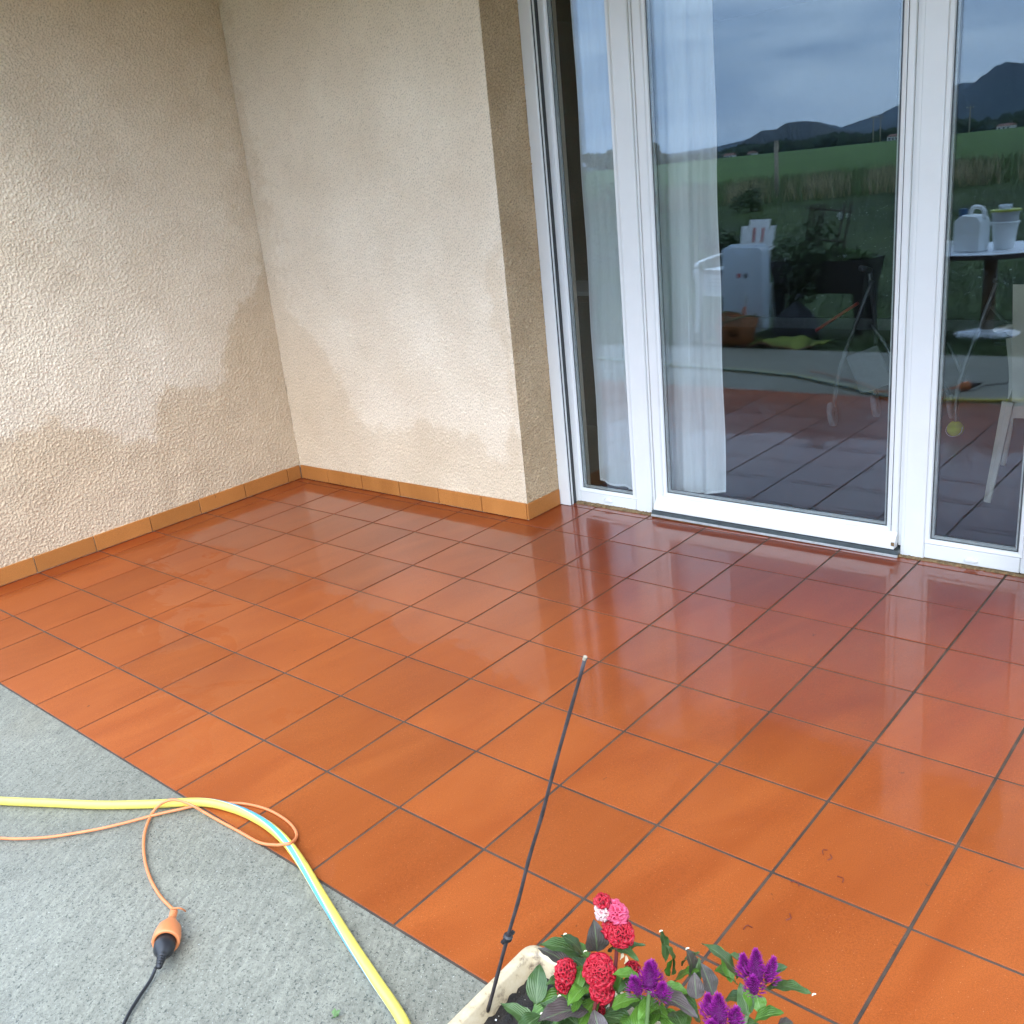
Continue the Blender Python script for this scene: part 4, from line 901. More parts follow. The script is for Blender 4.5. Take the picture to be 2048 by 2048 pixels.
rl = empty('rollator', on(6.55, 13.6, .045), 'grey rollator with four wheels and a red strap, indoors behind the door glass', 'rollator', rz=R(10))
for x, y in ((0, 0), (.20, .25), (.45, -.02), (.62, .28)):
    mb = MB(); Mx = Matrix.Translation((x, y, .075)) @ Matrix.Rotation(R(80), 4, 'Y'); mb.lathe([(.05, -.014), (.072, -.014), (.075, 0), (.072, .014), (.05, .014)], 22, M4=Mx); wh = mb.build('wheel', M['tyre'], rl, smooth=True)
    mb = MB(); mb.lathe([(.012, -.016), (.05, -.006), (.05, .006), (.012, .016)], 18, M4=Mx); mb.build('rim', M['tubegrey'], wh, smooth=True)
for pth in ([(0, 0, .12), (.05, .02, .4), (.2, .05, .85)], [(.20, .25, .12), (.2, .2, .5), (.17, .12, .9)], [(.45, 0, .12), (.3, .05, .45), (.2, .05, .6)], [(.62, .28, .12), (.45, .2, .5), (.40, .12, .92)]):
    mb = MB(); mb.tube(smooth_path(pth), .013, 10); mb.build('frame_tube', M['tubegrey'], rl, smooth=True)
mb = MB(); mb.tube([(-.10, 0, .58), (.13, .02, .73)], .032, 8, flat=.3); mb.build('strap', M['red'], rl)
mb = MB(); mb.box((0, 0, 0), (.19, .012, .24), M4=Matrix.Translation((.16, .0, .20)) @ Matrix.Rotation(R(-22), 4, 'Y')); mb.build('seat_panel', M['tubegrey'], rl, bevel=.004)
for x in (.17, .40):
    mb = MB(); mb.tube([(x, .12, .9), (x-.02, -.02, .93)], .017, 10); mb.build('handgrip', M['ink'], rl, smooth=True)

# ------------------------------------------------------------------ hose, cable, connector
def hose_mat():
    m, t, b = mat('yellow_hose'); at = t.nodes.new('ShaderNodeAttribute'); at.attribute_name = 'ang'
    c = ramp(t, at.outputs['Fac'], (0, (.72, .60, .10)), (.60, (.72, .60, .10)), (.615, (.78, .72, .45)), (.64, (.09, .36, .50)), (.76, (.09, .36, .50)), (.785, (.78, .72, .45)), (.80, (.72, .60, .10)))
    c.node.color_ramp.interpolation = 'LINEAR'
    d = noise(t, 30, 4, .6); c = mixc(t, ramp(t, d, (.52, 0.0), (.75, .5)), c, (.30, .23, .08)); t.links.new(c, b.inputs['Base Color'])
    b.inputs['Roughness'].default_value = .33; return m
def hose_obj(name, path, rad, twist, n=16):
    path = smooth_path(path, 8); mb = MB(); mb.tube(path, rad, n, cap=False); o = mb.build(name, hose_mat(), smooth=True)
    k_ = len(path); at = o.data.attributes.new('ang', 'FLOAT', 'CORNER'); vals = []
    for p in o.data.polygons:
        idx = list(p.vertices); i0 = min(v//n for v in idx); js = [v % n for v in idx]
        wrap = (max(js)-min(js)) > n/2
        for v in idx:
            j = v % n; j = j+n if wrap and j == 0 else j
            i = v//n; vals.append(((j/n)+twist(i/(k_-1))) )
    fl_ = [v-math.floor(min(vals[4*(q//4):4*(q//4)+4])+1e-6) for q, v in enumerate(vals)]
    at.data.foreach_set('value', fl_); return o
HR = .0125
hp = [(-6, -3.2), (-3, -2.6), (0, -2.05), (1.9, -1.85), (3.2, -1.62), (3.98, -1.40), (4.671, -1.054), (5.129, -.80), (5.607, -.532), (6.021, -.255), (6.421, .011), (6.76, .125), (7.136, .159), (7.5, .125), (7.869, .03), (8.411, -.149), (8.89, -.306), (9.301, -.432), (9.746, -.573), (10.1, -.78), (10.6, -1.15), (11.6, -1.2), (12.6, -.8), (13.4, -.3), (14.5, -.1), (16, -.3)]
hose = hose_obj('garden_hose', [on(x, y, HR/U+(.004 if y > 0 else -.010)) for x, y in hp], HR, lambda t: .27+1.6*max(0, t-.38))
tag(hose, 'yellow garden hose with blue stripe curving from the concrete over the tile edge', 'hose')
M['cable'] = simple('orange_cable', (.62, .20, .07), .45, .08, 20); M['cable_b'] = simple('black_cable', (.014, .014, .016), .45)
c2 = lambda x, y, h=.018: fl(x/2.76, 1500+y/2.76, h)
cab = [(-900, 470), (-500, 500), (-200, 480), (0, 487), (100, 490), (250, 483), (400, 462), (550, 435), (700, 400), (850, 360), (980, 330), (1060, 312), (1150, 298), (1260, 292), (1370, 300), (1480, 330), (1570, 380), (1622, 430), (1637, 478)]
lift = [(1605, 514, .085), (1570, 519, .098), (1520, 524, .075), (1430, 510, .02), (1320, 450, .018), (1200, 385, .018), (1130, 345, .03), (1060, 305, .105), (1000, 282, .11), (950, 275, .105), (905, 288, .095), (875, 308, .07), (840, 350, .02), (806, 430, .018), (793, 510, .018), (800, 610, .018), (830, 710, .018), (880, 800, .02), (930, 855, .035), (962, 885, .06)]
path = [c2(x, y) for x, y in cab]+[c2(x, y, h) for x, y, h in lift]
cb2 = empty('extension_cable', c2(930, 1000, 0), 'looped orange extension cable ending in a rubber socket on the concrete', 'cable')
mb = MB(); mb.tube(smooth_path(path, 6), .0042, 8); mb.build('cord', M['cable'], cb2, world=True, smooth=True)
A_ = c2(962, 885, .06); B_ = c2(914, 1062, .095)
dirv = (B_-A_).normalized()
def along(prof, n=24, sc=1):
    q = dirv.to_track_quat('Z', 'Y').to_matrix().to_4x4(); return Matrix.Translation(A_) @ q
L_ = (B_-A_).length
mb = MB(); mb.lathe([(.006, -.004), (.0075, L_*.10), (.008, L_*.25), (.010, L_*.30), (.0185, L_*.46), (.0275, L_*.60), (.0315, L_*.80), (.032, L_*.97), (.0305, L_*1.0), (.0245, L_*1.0), (.023, L_*.9), (0, L_*.9)], 28, M4=along(0)); mb.build('socket_shell', M['cable'], cb2, world=True, smooth=True)
for k_ in range(5):
    mb = MB(); z = L_*(.03+.05*k_); mb.lathe([(.0078, z), (.0092, z+.0015), (.0078, z+.003)], 16, M4=along(0)); mb.build('relief_rib', M['cable'], cb2, world=True, smooth=True)
mb = MB(); mb.tube(smooth_path([c2(950, 876, .09), c2(985, 872, .10), c2(1010, 880, .07), c2(1024, 890, .02)], 4), .0022, 6); mb.build('tie', M['cable'], cb2, world=True, smooth=True)
pl_ = empty('plug', c2(900, 1100, 0), 'black plug and black lead pushed into the orange socket', 'plug')
mb = MB(); mb.lathe([(.0225, L_*.905), (.0225, L_*1.06), (.0245, L_*1.10), (.0225, L_*1.24), (.0140, L_*1.36), (.0095, L_*1.40), (.0095, L_*1.46), (0, L_*1.46)], 26, M4=along(0)); mb.build('plug_body', M['cable_b'], pl_, world=True, smooth=True)
for k_ in range(4):
    mb = MB(); z = L_*(1.465+.065*k_); r_ = .0096-.0009*k_; mb.lathe([(0, z), (r_, z+.0004), (r_*1.02, z+.004), (r_*.7, z+.0055), (r_*.7, z+.0075), (0, z+.0078)], 18, M4=along(0)); mb.build('relief_rib', M['cable_b'], pl_, world=True, smooth=True)
e0 = A_+dirv*L_*1.70
mb = MB(); mb.tube(smooth_path([e0-dirv*L_*.28, e0, c2(862, 1200, .05), c2(830, 1270, .02), c2(770, 1360, .018), c2(720, 1440, .018), c2(680, 1520, .018), c2(620, 1660, .018), c2(500, 1800, .018)], 5), .0040, 8); mb.build('lead', M['cable_b'], pl_, world=True, smooth=True)
# coil of the black lead further right, seen mirrored
mb = MB(); mb.tube([on(9.6+.5*math.cos(a)+.02*a, -2.2+.28*math.sin(a), .03+.008*a) for a in [i*.3 for i in range(64)]], .004, 6); tag(mb.build('cable_coil', M['cable_b'], smooth=True), 'loose coil of black cable on the concrete right of the plug', 'cable')
# small sprig on the concrete
sg = empty('leaf_sprig', fl(668, 2035), 'tiny green leaf sprig on the concrete at the bottom edge', 'leaf')
for a, l in ((1.2, .016), (2.2, .014), (.3, .012), (-1, .013)):
    mb = MB(); p = Vector((math.cos(a)*l, math.sin(a)*l, .012)); q = Vector((-math.sin(a), math.cos(a), .2))*l*.45
    mb.add([(0, 0, .003), p*.5+q, p, p*.5-q], [(0, 1, 2, 3)]); mb.build('leaf', M['leaf_mid'], sg)

# ------------------------------------------------------------------ planter with celosia
def cream_mat():
    m, t, b = mat('stained_cream_plastic'); n = noise(t, 26, 6, .7); c = ramp(t, n, (.38, (.56, .465, .31)), (.54, (.50, .40, .25)), (.66, (.17, .12, .075)))
    t.links.new(c, b.inputs['Base Color']); b.inputs['Roughness'].default_value = .42; return m
M['cream'] = cream_mat()
def soil_mat():
    m, t, b = mat('potting_soil'); c = ramp(t, noise(t, 60, 5, .7), (.3, (.006, .005, .004)), (.7, (.03, .022, .016)))
    vo = t.nodes.new('ShaderNodeTexVoronoi'); vo.inputs['Scale'].default_value = 70; t.links.new(t.nodes.new('ShaderNodeNewGeometry').outputs['Position'], vo.inputs['Vector'])
    c = mixc(t, ramp(t, vo.outputs['Distance'], (.07, 1.0), (.10, 0.0)), c, (.5, .48, .42)); t.links.new(c, b.inputs['Base Color']); b.inputs['Roughness'].default_value = .8
    bump(t, b, noise(t, 90, 5, .7), 1, .01); return m
M['soil'] = soil_mat()
PX, PY, PH = 10.30, .085, .50
pt = empty('flower_trough', on(11.2, -.35), 'soil-stained cream plastic flower trough on the edge of the tiles', 'planter')
def rect(x0, x1, y0, y1, h, r_, n=5):
    out = []
    for cx, cy, a0 in ((x1-r_, y1-r_, 0), (x0+r_, y1-r_, 90), (x0+r_, y0+r_, 180), (x1-r_, y0+r_, 270)):
        for i in range(n+1): a = R(a0+90*i/n); out.append(on(cx+r_*math.cos(a), cy+r_*math.sin(a), h))
    return out
x0, x1, y0, y1 = PX, PX+1.95, PY-.98, PY
rings = [rect(x0+.13, x1-.13, y0+.10, y1-.10, .0, .05), rect(x0+.035, x1-.035, y0+.03, y1-.03, PH-.06, .08), rect(x0+.0, x1, y0, y1, PH-.055, .09), rect(x0-.002, x1+.002, y0-.002, y1+.002, PH-.012, .09),
         rect(x0+.012, x1-.012, y0+.012, y1-.012, PH, .085), rect(x0+.058, x1-.058, y0+.058, y1-.058, PH, .07), rect(x0+.070, x1-.070, y0+.070, y1-.070, PH-.015, .065), rect(x0+.12, x1-.12, y0+.11, y1-.11, .08, .05)]
mb = MB(); n = len(rings[0]); mb.add([v for r_ in rings for v in r_], [(i*n+j, i*n+(j+1) % n, (i+1)*n+(j+1) % n, (i+1)*n+j) for i in range(len(rings)-1) for j in range(n)]+[tuple(range(n))[::-1]])
mb.build('trough', M['cream'], pt, world=True, smooth=True).data.set_sharp_from_angle(angle=R(50))
mb = MB(); nx, ny = 60, 30; vs = []; rs = np.random.RandomState(4)
hn = band((ny+1, nx+1), rs, .012, .05, .010)
for j in range(ny+1):
    for i in range(nx+1):
        x = x0+.085+(x1-x0-.17)*i/nx; y = y0+.085+(y1-y0-.17)*j/ny; edge = min(i/nx, j/ny, 1-i/nx, 1-j/ny)
        vs.append(on(x, y, PH-.11+.010*hn[j, i]-.03*(edge < .04)+.02*math.sin(i*.2)))
mb.add(vs, [(j*(nx+1)+i, j*(nx+1)+i+1, (j+1)*(nx+1)+i+1, (j+1)*(nx+1)+i) for j in range(ny) for i in range(nx)]); mb.build('soil', M['soil'], pt, world=True, smooth=True)
for k_ in range(260):   # crumbs and perlite
    pass
rs = np.random.RandomState(14); mb = MB(); mb2 = MB()
for k_ in range(420):
    x = rs.uniform(x0+.14, x0+.95); y = rs.uniform(y0+.14, y1-.14); p = on(x, y, PH-.10); (mb if rs.rand() < .9 else mb2).ball(p, rs.uniform(.0006, .0022) if rs.rand() < .9 else .0014, 6, (1, 1, .8))
tag(mb.build('soil_crumbs', M['soil'], pt, world=True), kind='stuff'); tag(mb2.build('perlite_grains', M['clip'], pt, world=True), kind='stuff')
# cane
cane = empty('plant_cane', on(10.4, -.4, PH-.1), 'thin dark leaning cane with a tie, stuck in the left end of the trough', 'cane')
M['cane'] = simple('dark_cane', (.035, .028, .03), .55, .5, 40, .5, .001)
ca0 = atz(975, 2022, .40); ca1 = aty(1170, 1315, -.42); mb = MB(); kk = 24
mb.tube([ca0.lerp(ca1, i/kk)+Vector((.0007*math.sin(i*.9), .0006*math.cos(i*1.3), 0)) for i in range(kk+1)], [.0036-.0010*i/kk+.0004*(i % 3 == 0) for i in range(kk+1)], 8); mb.build('rod', M['cane'], cane, world=True, smooth=True)
t_t = .235; pm = ca0.lerp(ca1, .262); dd = (ca1-ca0).normalized(); q4 = Matrix.Translation(pm) @ dd.to_track_quat('Z', 'Y').to_matrix().to_4x4()
mb = MB(); mb.lathe([(.0045, -.006), (.0085, -.004), (.0085, .004), (.0045, .006)], 12, M4=q4); mb.box((-.016, -.003, -.003), (.016, .003, .003), M4=q4); mb.build('tie', M['cable_b'], cane, world=True)
mb = MB(); mb.lathe([(.0005, .0), (.0030, .0), (.0030, .006), (0, .007)], 8, M4=Matrix.Translation(ca1-dd*.004) @ dd.to_track_quat('Z', 'Y').to_matrix().to_4x4()); mb.build('pale_tip', M['weathered'], cane, world=True)

def leaf_mat(name, a, b_, vein):
    m, t, b = mat(name); oi = t.nodes.new('ShaderNodeObjectInfo'); at = t.nodes.new('ShaderNodeAttribute'); at.attribute_name = 'lu'
    n = noise(t, 18, 4, .6); f = math_(t, 'ADD', math_(t, 'MULTIPLY', n, .9), math_(t, 'MULTIPLY', oi.outputs['Random'], .5))
    c = ramp(t, f, (.35, a), (.80, b_)); sep = t.nodes.new('ShaderNodeSeparateXYZ'); t.links.new(at.outputs['Vector'], sep.inputs[0])
    side = math_(t, 'ABSOLUTE', sep.outputs['X']); c = mixc(t, ramp(t, side, (.03, .8), (.10, 0.0)), c, vein)
    wv = t.nodes.new('ShaderNodeMath'); wv.operation = 'SINE'; s1 = math_(t, 'ADD', math_(t, 'MULTIPLY', sep.outputs['Y'], 60), math_(t, 'MULTIPLY', side, -28)); t.links.new(s1, wv.inputs[0])
    c = mixc(t, ramp(t, wv.outputs[0], (.88, 0.0), (.99, .35)), c, vein)
    t.links.new(c, b.inputs['Base Color']); b.inputs['Roughness'].default_value = .42; b.inputs['Specular IOR Level'].default_value = .4
    b.inputs['Subsurface Weight'].default_value = 0
    bump(t, b, wv.outputs[0], .25, .002); return m
M['lf_green'] = leaf_mat('celosia_leaf_green', (.035, .085, .010), (.085, .19, .022), (.14, .26, .06))
M['lf_purple'] = leaf_mat('celosia_leaf_purple', (.040, .042, .030), (.085, .065, .062), (.12, .16, .08))
M['lf_dark'] = leaf_mat('celosia_leaf_dark', (.022, .050, .014), (.05, .095, .024), (.10, .15, .06))
def petal_mat(name, a, b_):
    m, t, b = mat(name); at = t.nodes.new('ShaderNodeAttribute'); at.attribute_name = 'hue'
    c = ramp(t, at.outputs['Fac'], (0, a), (1, b_)); t.links.new(c, b.inputs['Base Color']); b.inputs['Roughness'].default_value = .55
    return m
M['crest'] = petal_mat('red_crest', (.09, .001, .004), (.50, .004, .022)); M['crest_pink'] = petal_mat('pink_crest', (.34, .01, .05), (.66, .09, .17)); M['crest_pale'] = petal_mat('pale_crest', (.45, .20, .22), (.66, .50, .46)); M['plume'] = petal_mat('purple_plume', (.08, .001, .07), (.36, .012, .30))
def leaf(parent, base, tip, width, m, curl=.15, fold=.25, up=None):
    base, tip = Vector(base), Vector(tip); d = tip-base; L = d.length; d.normalize(); up = Vector(up) if up else Vector((0, 0, 1))
    sdv = d.cross(up); sdv = sdv.normalized() if sdv.length > .05 else Vector((1, 0, 0)); nn = sdv.cross(d).normalized()
    ns, nw = 12, 4; vs = []; lu = []
    for i in range(ns+1):
        t = i/ns; wv = width*(math.sin(math.pi*min(1, t**.72))**.85)*.5+.0008; c = base+d*L*t+nn*(curl*L*math.sin(math.pi*t*.9))
        for j in range(-nw, nw+1):
            s = j/nw; rip = .006*L/.08*math.sin(t*17+s*2)*abs(s)*.35
            vs.append(c+sdv*wv*s+nn*(fold*wv*abs(s)**1.4+rip)); lu.append((s, t*L/.08*.5, 0))
    n = 2*nw+1; mb = MB(); mb.add(vs, [(i*n+j, i*n+j+1, (i+1)*n+j+1, (i+1)*n+j) for i in range(ns) for j in range(n-1)])
    o = mb.build('leaf', m, parent, world=True, smooth=True); a = o.data.attributes.new('lu', 'FLOAT_VECTOR', 'POINT'); a.data.foreach_set('vector', [c_ for l_ in lu for c_ in l_]); return o
def crest(parent, c, sx, sy, h, tilt, mname, name='flower_head', seed=1, n=150, cup=.0075):
    """cockscomb: a dome crowded with little curled cups"""
    rs = np.random.RandomState(seed); mb = MB(); hue = []; c = Vector(c); T = Matrix.Rotation(tilt[0], 4, 'X') @ Matrix.Rotation(tilt[1], 4, 'Y')
    core = len(mb.v); mb.ball((0, 0, 0), 1, 16, (sx*.86, sy*.86, h*.86)); hue += [0.0]*len(mb.v)
    ga = math.pi*(3-5**.5)
    for k_ in range(n):
        zz = 1-(k_+.5)/n*1.62; rr_ = math.sqrt(max(0, 1-zz*zz)); a = k_*ga; nrm = Vector((rr_*math.cos(a), rr_*math.sin(a), zz)); p = Vector((nrm.x*sx, nrm.y*sy, nrm.z*h))*rs.uniform(.86, 1.0)
        nr = Vector((nrm.x/sx, nrm.y/sy, nrm.z/h)).normalized(); nr = (nr+Vector(rs.randn(3)*.22)).normalized(); q = Matrix.Translation(p) @ nr.to_track_quat('Z', 'Y').to_matrix().to_4x4() @ Matrix.Rotation(rs.rand()*6, 4, 'Z')
        s_ = cup*rs.uniform(.7, 1.15); m_ = 9; el = rs.uniform(.5, .8); base_ = len(mb.v); vs = []
        for rr2, zz2, hv in ((.35, -.5, .0), (.95, .35, .75), (1.05, .75, 1.0), (.75, .55, .55), (.2, -.1, .0)):
            for j in range(m_):
                an = 6.283*j/m_; wv = 1+.16*math.sin(3*an+k_); vs.append(q @ Vector((rr2*s_*math.cos(an)*wv, rr2*s_*el*math.sin(an)*wv, zz2*s_+.12*s_*math.sin(2*an+k_)))); hue.append(min(1, hv*rs.uniform(.8, 1.05)))
        mb.add(vs, [(i*m_+j, i*m_+(j+1) % m_, (i+1)*m_+(j+1) % m_, (i+1)*m_+j) for i in range(4) for j in range(m_)])
    mb.v = [tuple(c+(T @ Vector(v))) for v in mb.v]
    o = mb.build(name, M[mname], parent, world=True, smooth=True); a = o.data.attributes.new('hue', 'FLOAT', 'POINT'); a.data.foreach_set('value', hue); return o
def plume(parent, c, h, r_, seed, spikes=4, pale=0):
    """plumed celosia: several pointed spikes bristling with florets"""
    rs = np.random.RandomState(seed); mb = MB(); hue = []; c = Vector(c)
    for s_ in range(spikes):
        a0 = s_*6.283/max(1, spikes-1)+seed; off = Vector((0, 0, 0)) if s_ == 0 else Vector((math.cos(a0)*r_*.62, math.sin(a0)*r_*.62, -h*.10))
        hh = h*(1 if s_ == 0 else rs.uniform(.55, .75)); rad = r_*(.62 if s_ == 0 else .42); ax = (Vector((0, 0, 1))+off*3.0/max(r_, .01)*.12).normalized()
        N_ = 300 if s_ == 0 else 170
        for k_ in range(N_):
            t = (k_+.5)/N_; an = k_*2.4; rr_ = rad*(1-t)**.62*(.55+.45*math.sin(math.pi*min(1, t*3+.25))); q = ax.to_track_quat('Z', 'Y').to_matrix()
            p = c+off+ax*(hh*t)+q @ Vector((rr_*math.cos(an), rr_*math.sin(an), 0)); o_ = (q @ Vector((math.cos(an), math.sin(an), .9+.8*t))+Vector(rs.randn(3)*.25)).normalized(); l = .0115*(1-.45*t)*rs.uniform(.7, 1.2); w_ = o_.orthogonal().normalized()*.0013; w2 = o_.cross(w_).normalized()*.0013
            i0 = len(mb.v); mb.add([p-w_, p+w_, p+w2, p+o_*l], [(0, 1, 3), (1, 2, 3), (2, 0, 3)]); hb_ = rs.uniform(.0, .25); tp_ = rs.uniform(.45, 1.0)+(pale if rs.rand() < .5 else 0); hue += [hb_]*3+[min(1, tp_)]
        i0 = len(mb.v); q = ax.to_track_quat('Z', 'Y').to_matrix().to_4x4(); mb.lathe([(rad*.55, 0), (rad*.6, hh*.25), (rad*.35, hh*.6), (0, hh*.95)], 10, M4=Matrix.Translation(c+off) @ q); hue += [0]*(len(mb.v)-i0)
    o = mb.build('flower_head', M['plume'], parent, world=True); a = o.data.attributes.new('hue', 'FLOAT', 'POINT'); a.data.foreach_set('value', hue); return o
c5 = lambda x, y, z: atz(850+x/2.415, 1700+y/2.415, z)
M['stem_red'] = simple('red_stem', (.16, .03, .03), .5); M['stem_green'] = simple('green_stem', (.10, .16, .05), .5)
rc = empty('red_celosia', on(11.05, -.4, PH-.1), 'red cockscomb celosia with broad green leaves at the left of the trough', 'flower')
pcl = empty('purple_celosia', on(11.6, -.35, PH-.1), 'purple plumed celosia with narrow dark leaves at the right of the trough', 'flower')
crest(rc, c5(845, 590, 1.08), .0235, .021, .030, (.1, 0), 'crest', seed=2, n=142, cup=0.0069); crest(rc, c5(855, 680, .95), .017, .016, .022, (.1, 0), 'crest', seed=12, n=68, cup=0.0069)
crest(rc, c5(680, 590, .98), .0150, .014, .022, (0, .1), 'crest', seed=3, n=74, cup=0.0063); crest(rc, c5(668, 655, .90), .009, .009, .015, (0, 0), 'crest', seed=13, n=31, cup=0.0059)
crest(rc, c5(935, 395, 1.22), .0245, .019, .0215, (0, .35), 'crest', seed=4, n=136, cup=0.0066); crest(rc, c5(925, 300, 1.33), .017, .012, .015, (0, .5), 'crest_pink', seed=5, n=43, cup=0.0073); crest(rc, c5(858, 300, 1.33), .0085, .008, .017, (0, -.15), 'crest_pale', seed=6, n=27, cup=0.0073); crest(rc, c5(855, 245, 1.40), .010, .009, .0065, (0, 0), 'crest', seed=7, n=24, cup=0.0059)
crest(rc, c5(1003, 570, .95), .008, .008, .010, (0, 0), 'crest', seed=8, n=24, cup=0.0059); crest(rc, c5(838, 770, .75), .008, .008, .014, (0, 0), 'crest', seed=9, n=24, cup=0.0059)
plume(pcl, c5(1088, 655, 1.12), .046, .034, 2, 4, .1); plume(pcl, c5(1600, 620, 1.18), .056, .032, 5, 4, .4); plume(pcl, c5(1420, 820, 1.18), .048, .034, 9, 4, .25)
for par, x, y, z, bx, by in ((rc, 845, 640, 1.0, 11.05, -.45), (rc, 680, 640, .92, 10.95, -.45), (rc, 930, 440, 1.12, 11.15, -.35), (pcl, 1085, 650, 1.1, 11.4, -.4), (pcl, 1600, 620, 1.15, 11.8, -.3), (pcl, 1420, 820, 1.15, 11.7, -.45)):
    a = on(bx, by, PH-.12); b_ = c5(x, y, z); mb = MB(); mb.tube(smooth_path([a, a.lerp(b_, .5)+Vector((.006, 0, .012)), b_]), .0035, 8); mb.build('stem', M['stem_red' if par is rc else 'stem_green'], par, world=True, smooth=True)
G_, P_m, D_ = 'lf_green', 'lf_purple', 'lf_dark'
# leaves: base and tip in the crop frame of the planter, with heights; width in mm
LV = [(rc, 770, 510, .95, 548, 465, 1.05, 48, D_), (rc, 700, 560, .95, 545, 480, .98, 34, P_m), (rc, 830, 490, 1.05, 812, 330, 1.25, 46, P_m), (rc, 760, 500, 1.0, 650, 415, 1.12, 32, D_), (rc, 790, 520, .95, 690, 440, 1.05, 30, G_),
      (rc, 700, 620, .85, 585, 660, .9, 26, D_), (rc, 720, 680, .85, 500, 830, .75, 46, G_), (rc, 780, 760, .8, 545, 835, .95, 60, P_m), (rc, 760, 700, .85, 620, 860, .8, 44, G_), (rc, 830, 720, .8, 720, 900, .75, 40, G_),
      (rc, 760, 560, .95, 730, 700, .9, 34, G_), (rc, 790, 650, .9, 690, 760, .95, 34, G_), (rc, 900, 470, 1.05, 1035, 545, 1.1, 24, D_), (rc, 940, 500, 1.05, 1068, 465, 1.1, 16, D_), (rc, 910, 460, 1.08, 900, 495, 1.02, 22, P_m),
      (rc, 930, 700, .85, 985, 560, 1.0, 24, G_), (rc, 900, 760, .9, 1050, 720, .95, 34, G_), (rc, 860, 800, .8, 1010, 850, .85, 46, D_), (rc, 780, 600, .92, 740, 570, 1.0, 20, G_),
      (pcl, 1040, 615, 1.05, 905, 605, 1.12, 30, G_), (pcl, 1050, 640, 1.0, 930, 700, 1.05, 32, D_), (pcl, 1160, 540, 1.05, 1130, 395, 1.3, 16, D_), (pcl, 1190, 600, 1.0, 1145, 455, 1.2, 30, D_), (pcl, 1180, 610, 1.0, 1205, 520, 1.15, 20, G_),
      (pcl, 1200, 640, .95, 1330, 590, 1.1, 34, G_), (pcl, 1150, 655, 1.0, 1275, 695, 1.0, 26, G_), (pcl, 1290, 600, 1.05, 1255, 478, 1.2, 34, P_m), (pcl, 1300, 640, 1.0, 1325, 520, 1.1, 26, D_), (pcl, 1310, 720, 1.0, 1300, 590, 1.1, 32, P_m),
      (pcl, 1390, 700, 1.05, 1330, 545, 1.2, 34, P_m), (pcl, 1510, 620, 1.05, 1328, 458, 1.25, 36, D_), (pcl, 1480, 640, 1.0, 1425, 468, 1.1, 22, G_), (pcl, 1500, 640, .95, 1395, 590, 1.05, 44, G_), (pcl, 1560, 560, 1.05, 1465, 510, 1.15, 26, D_),
      (pcl, 1640, 640, 1.05, 1755, 570, 1.15, 42, D_), (pcl, 1650, 660, 1.05, 1868, 700, 1.15, 30, D_), (pcl, 1600, 700, 1.05, 1620, 790, 1.0, 30, G_), (pcl, 1590, 820, 1.0, 1735, 790, 1.1, 34, G_), (pcl, 1560, 780, 1.0, 1590, 650, 1.15, 24, G_),
      (pcl, 1560, 800, 1.0, 1520, 640, 1.1, 30, D_), (pcl, 1180, 700, .9, 1320, 800, 1.0, 46, D_), (pcl, 1090, 690, .95, 1320, 820, 1.05, 40, P_m), (pcl, 1130, 730, .9, 1030, 830, .9, 36, G_), (pcl, 1120, 760, .85, 1040, 900, .8, 40, G_),
      (pcl, 1200, 780, .85, 1250, 880, .85, 36, D_), (pcl, 1020, 700, .85, 1100, 660, .95, 30, P_m), (pcl, 1060, 760, .8, 1180, 820, .85, 36, G_), (pcl, 1450, 720, .95, 1600, 740, 1.0, 30, D_), (pcl, 1470, 850, .9, 1640, 870, .95, 36, D_),
      (pcl, 1330, 830, .9, 1220, 760, 1.0, 34, D_), (pcl, 1700, 850, .95, 1780, 840, 1.0, 24, P_m), (pcl, 1240, 560, 1.0, 1330, 500, 1.15, 20, D_), (pcl, 1040, 720, .95, 960, 640, 1.05, 28, D_)]
for k_, (par, a, b_, za, c_, d_, zb, wd, mm) in enumerate(LV):
    leaf(par, c5(a, b_, za), c5(c_, d_, zb), wd*.001*.86, M[mm], curl=rnd.uniform(.04, .16), fold=rnd.uniform(.15, .4))
rs = np.random.RandomState(21)
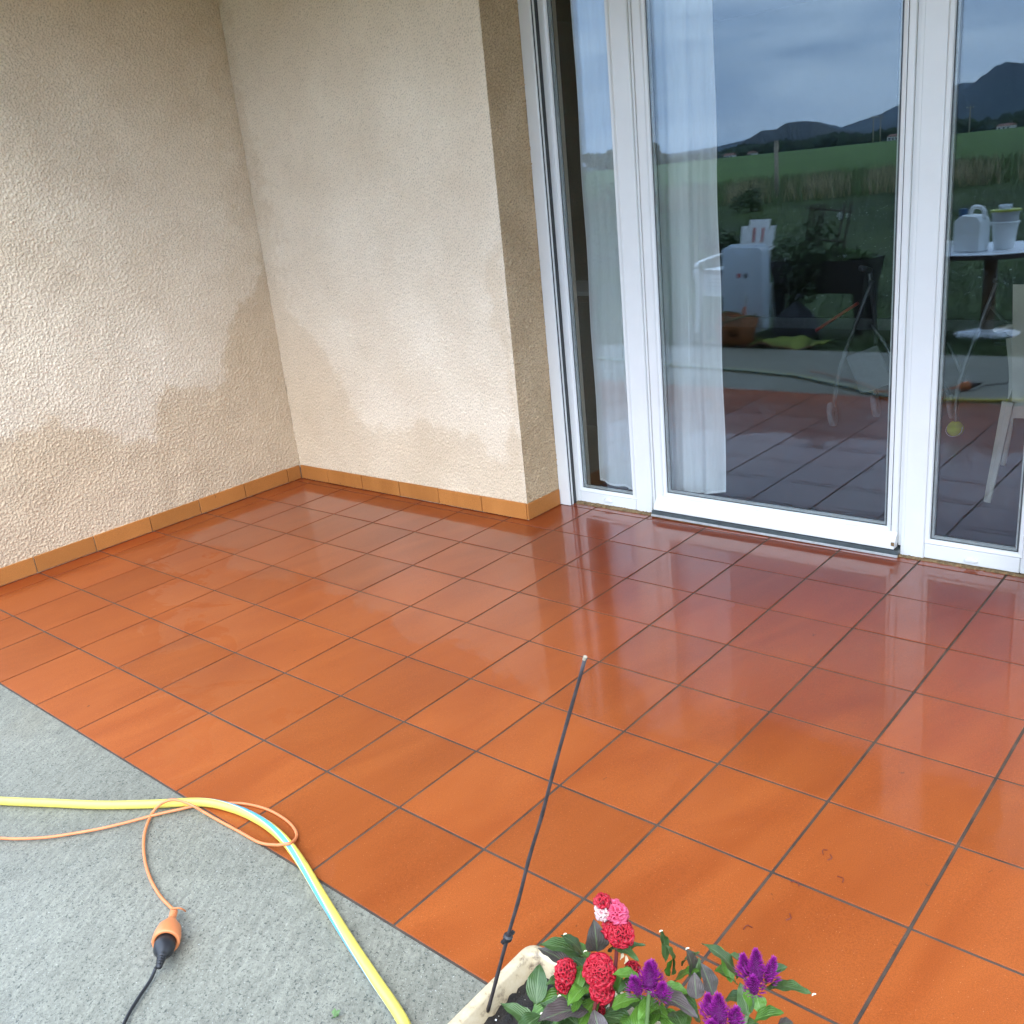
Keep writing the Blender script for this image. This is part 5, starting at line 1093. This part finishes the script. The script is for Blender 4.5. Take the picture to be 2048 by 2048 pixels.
for k_ in range(165):    # lower fill around the stems
    par = rc if k_ % 2 else pcl; x = rs.uniform(10.85, 11.2) if par is rc else rs.uniform(11.25, 12.1); y = rs.uniform(-.8, -.1); z = rs.uniform(.45, .85); a = rs.rand()*6.28; l = rs.uniform(.14, .24)
    b_ = W(x, y, z+fz(x, y)); leaf(par, b_, b_+Vector((math.cos(a)*l*U, math.sin(a)*l*U*.8, rs.uniform(-.01, .03))), rs.uniform(.024, .042), M[[G_, D_, P_m, D_][k_ % 4]], curl=.12, fold=.3)
mb = MB()
M['husk'] = simple('dry_cream_husk', (.70, .62, .42), .8)
for k_, (x, y, z) in enumerate(((765, 495, 1.05), (945, 520, 1.05), (965, 540, 1.05), (1090, 690, 1.1), (1130, 398, 1.3), (1258, 482, 1.2), (1868, 704, 1.15), (640, 710, .9), (555, 795, .9), (668, 412, 1.12))):
    p = c5(x, y, z); leaf(rc if x < 1050 else pcl, p, p+Vector((.006, .003, .004)), .0028 if k_ not in (1, 2) else .018, M['husk'])

# a few petals and bits of debris on the floor
M['debris'] = simple('wet_plant_bits', (.12, .02, .012), .5)
for k_, (x, y) in enumerate(((1655, 1700), (1685, 1765), (1505, 1855), (1598, 1772), (1655, 1720), (1572, 1840))):
    p = fl(x, y, .006); a = rnd.random()*6; mb = MB(); l = .012
    mb.tube(smooth_path([p, p+Vector((l*math.cos(a), l*math.sin(a), .002)), p+Vector((l*1.8*math.cos(a+.7), l*1.8*math.sin(a+.7), .001))], 4), .0011, 5)
    tag(mb.build('dry_petal_strand', M['debris']), ('tiny dark petal strand, rearmost and straightest on the front tiles', 'curled petal strand lying below the rearmost one', 'petal strand nearest the tip of the purple flowers, on the left', 'petal strand beside a grout line, between the two pairs', 'hooked petal strand touching the rearmost one', 'short petal strand on the tile joint above the purple flowers')[k_], 'petal', 'petal strands fallen on the tiles')

# ------------------------------------------------------------------ air
M['haze'] = bpy.data.materials.new('haze'); M['haze'].use_nodes = True; t = M['haze'].node_tree; t.nodes.clear()
o_ = t.nodes.new('ShaderNodeOutputMaterial'); pv = t.nodes.new('ShaderNodeVolumePrincipled'); pv.inputs['Density'].default_value = .00010; pv.inputs['Color'].default_value = (.55, .75, 1.0, 1); t.links.new(pv.outputs[0], o_.inputs['Volume'])
mb = MB(); mb.box((-4200, -4200, -14), (4200, 4200, 260)); hz = mb.build('haze', M['haze']); tag(hz, kind='stuff')
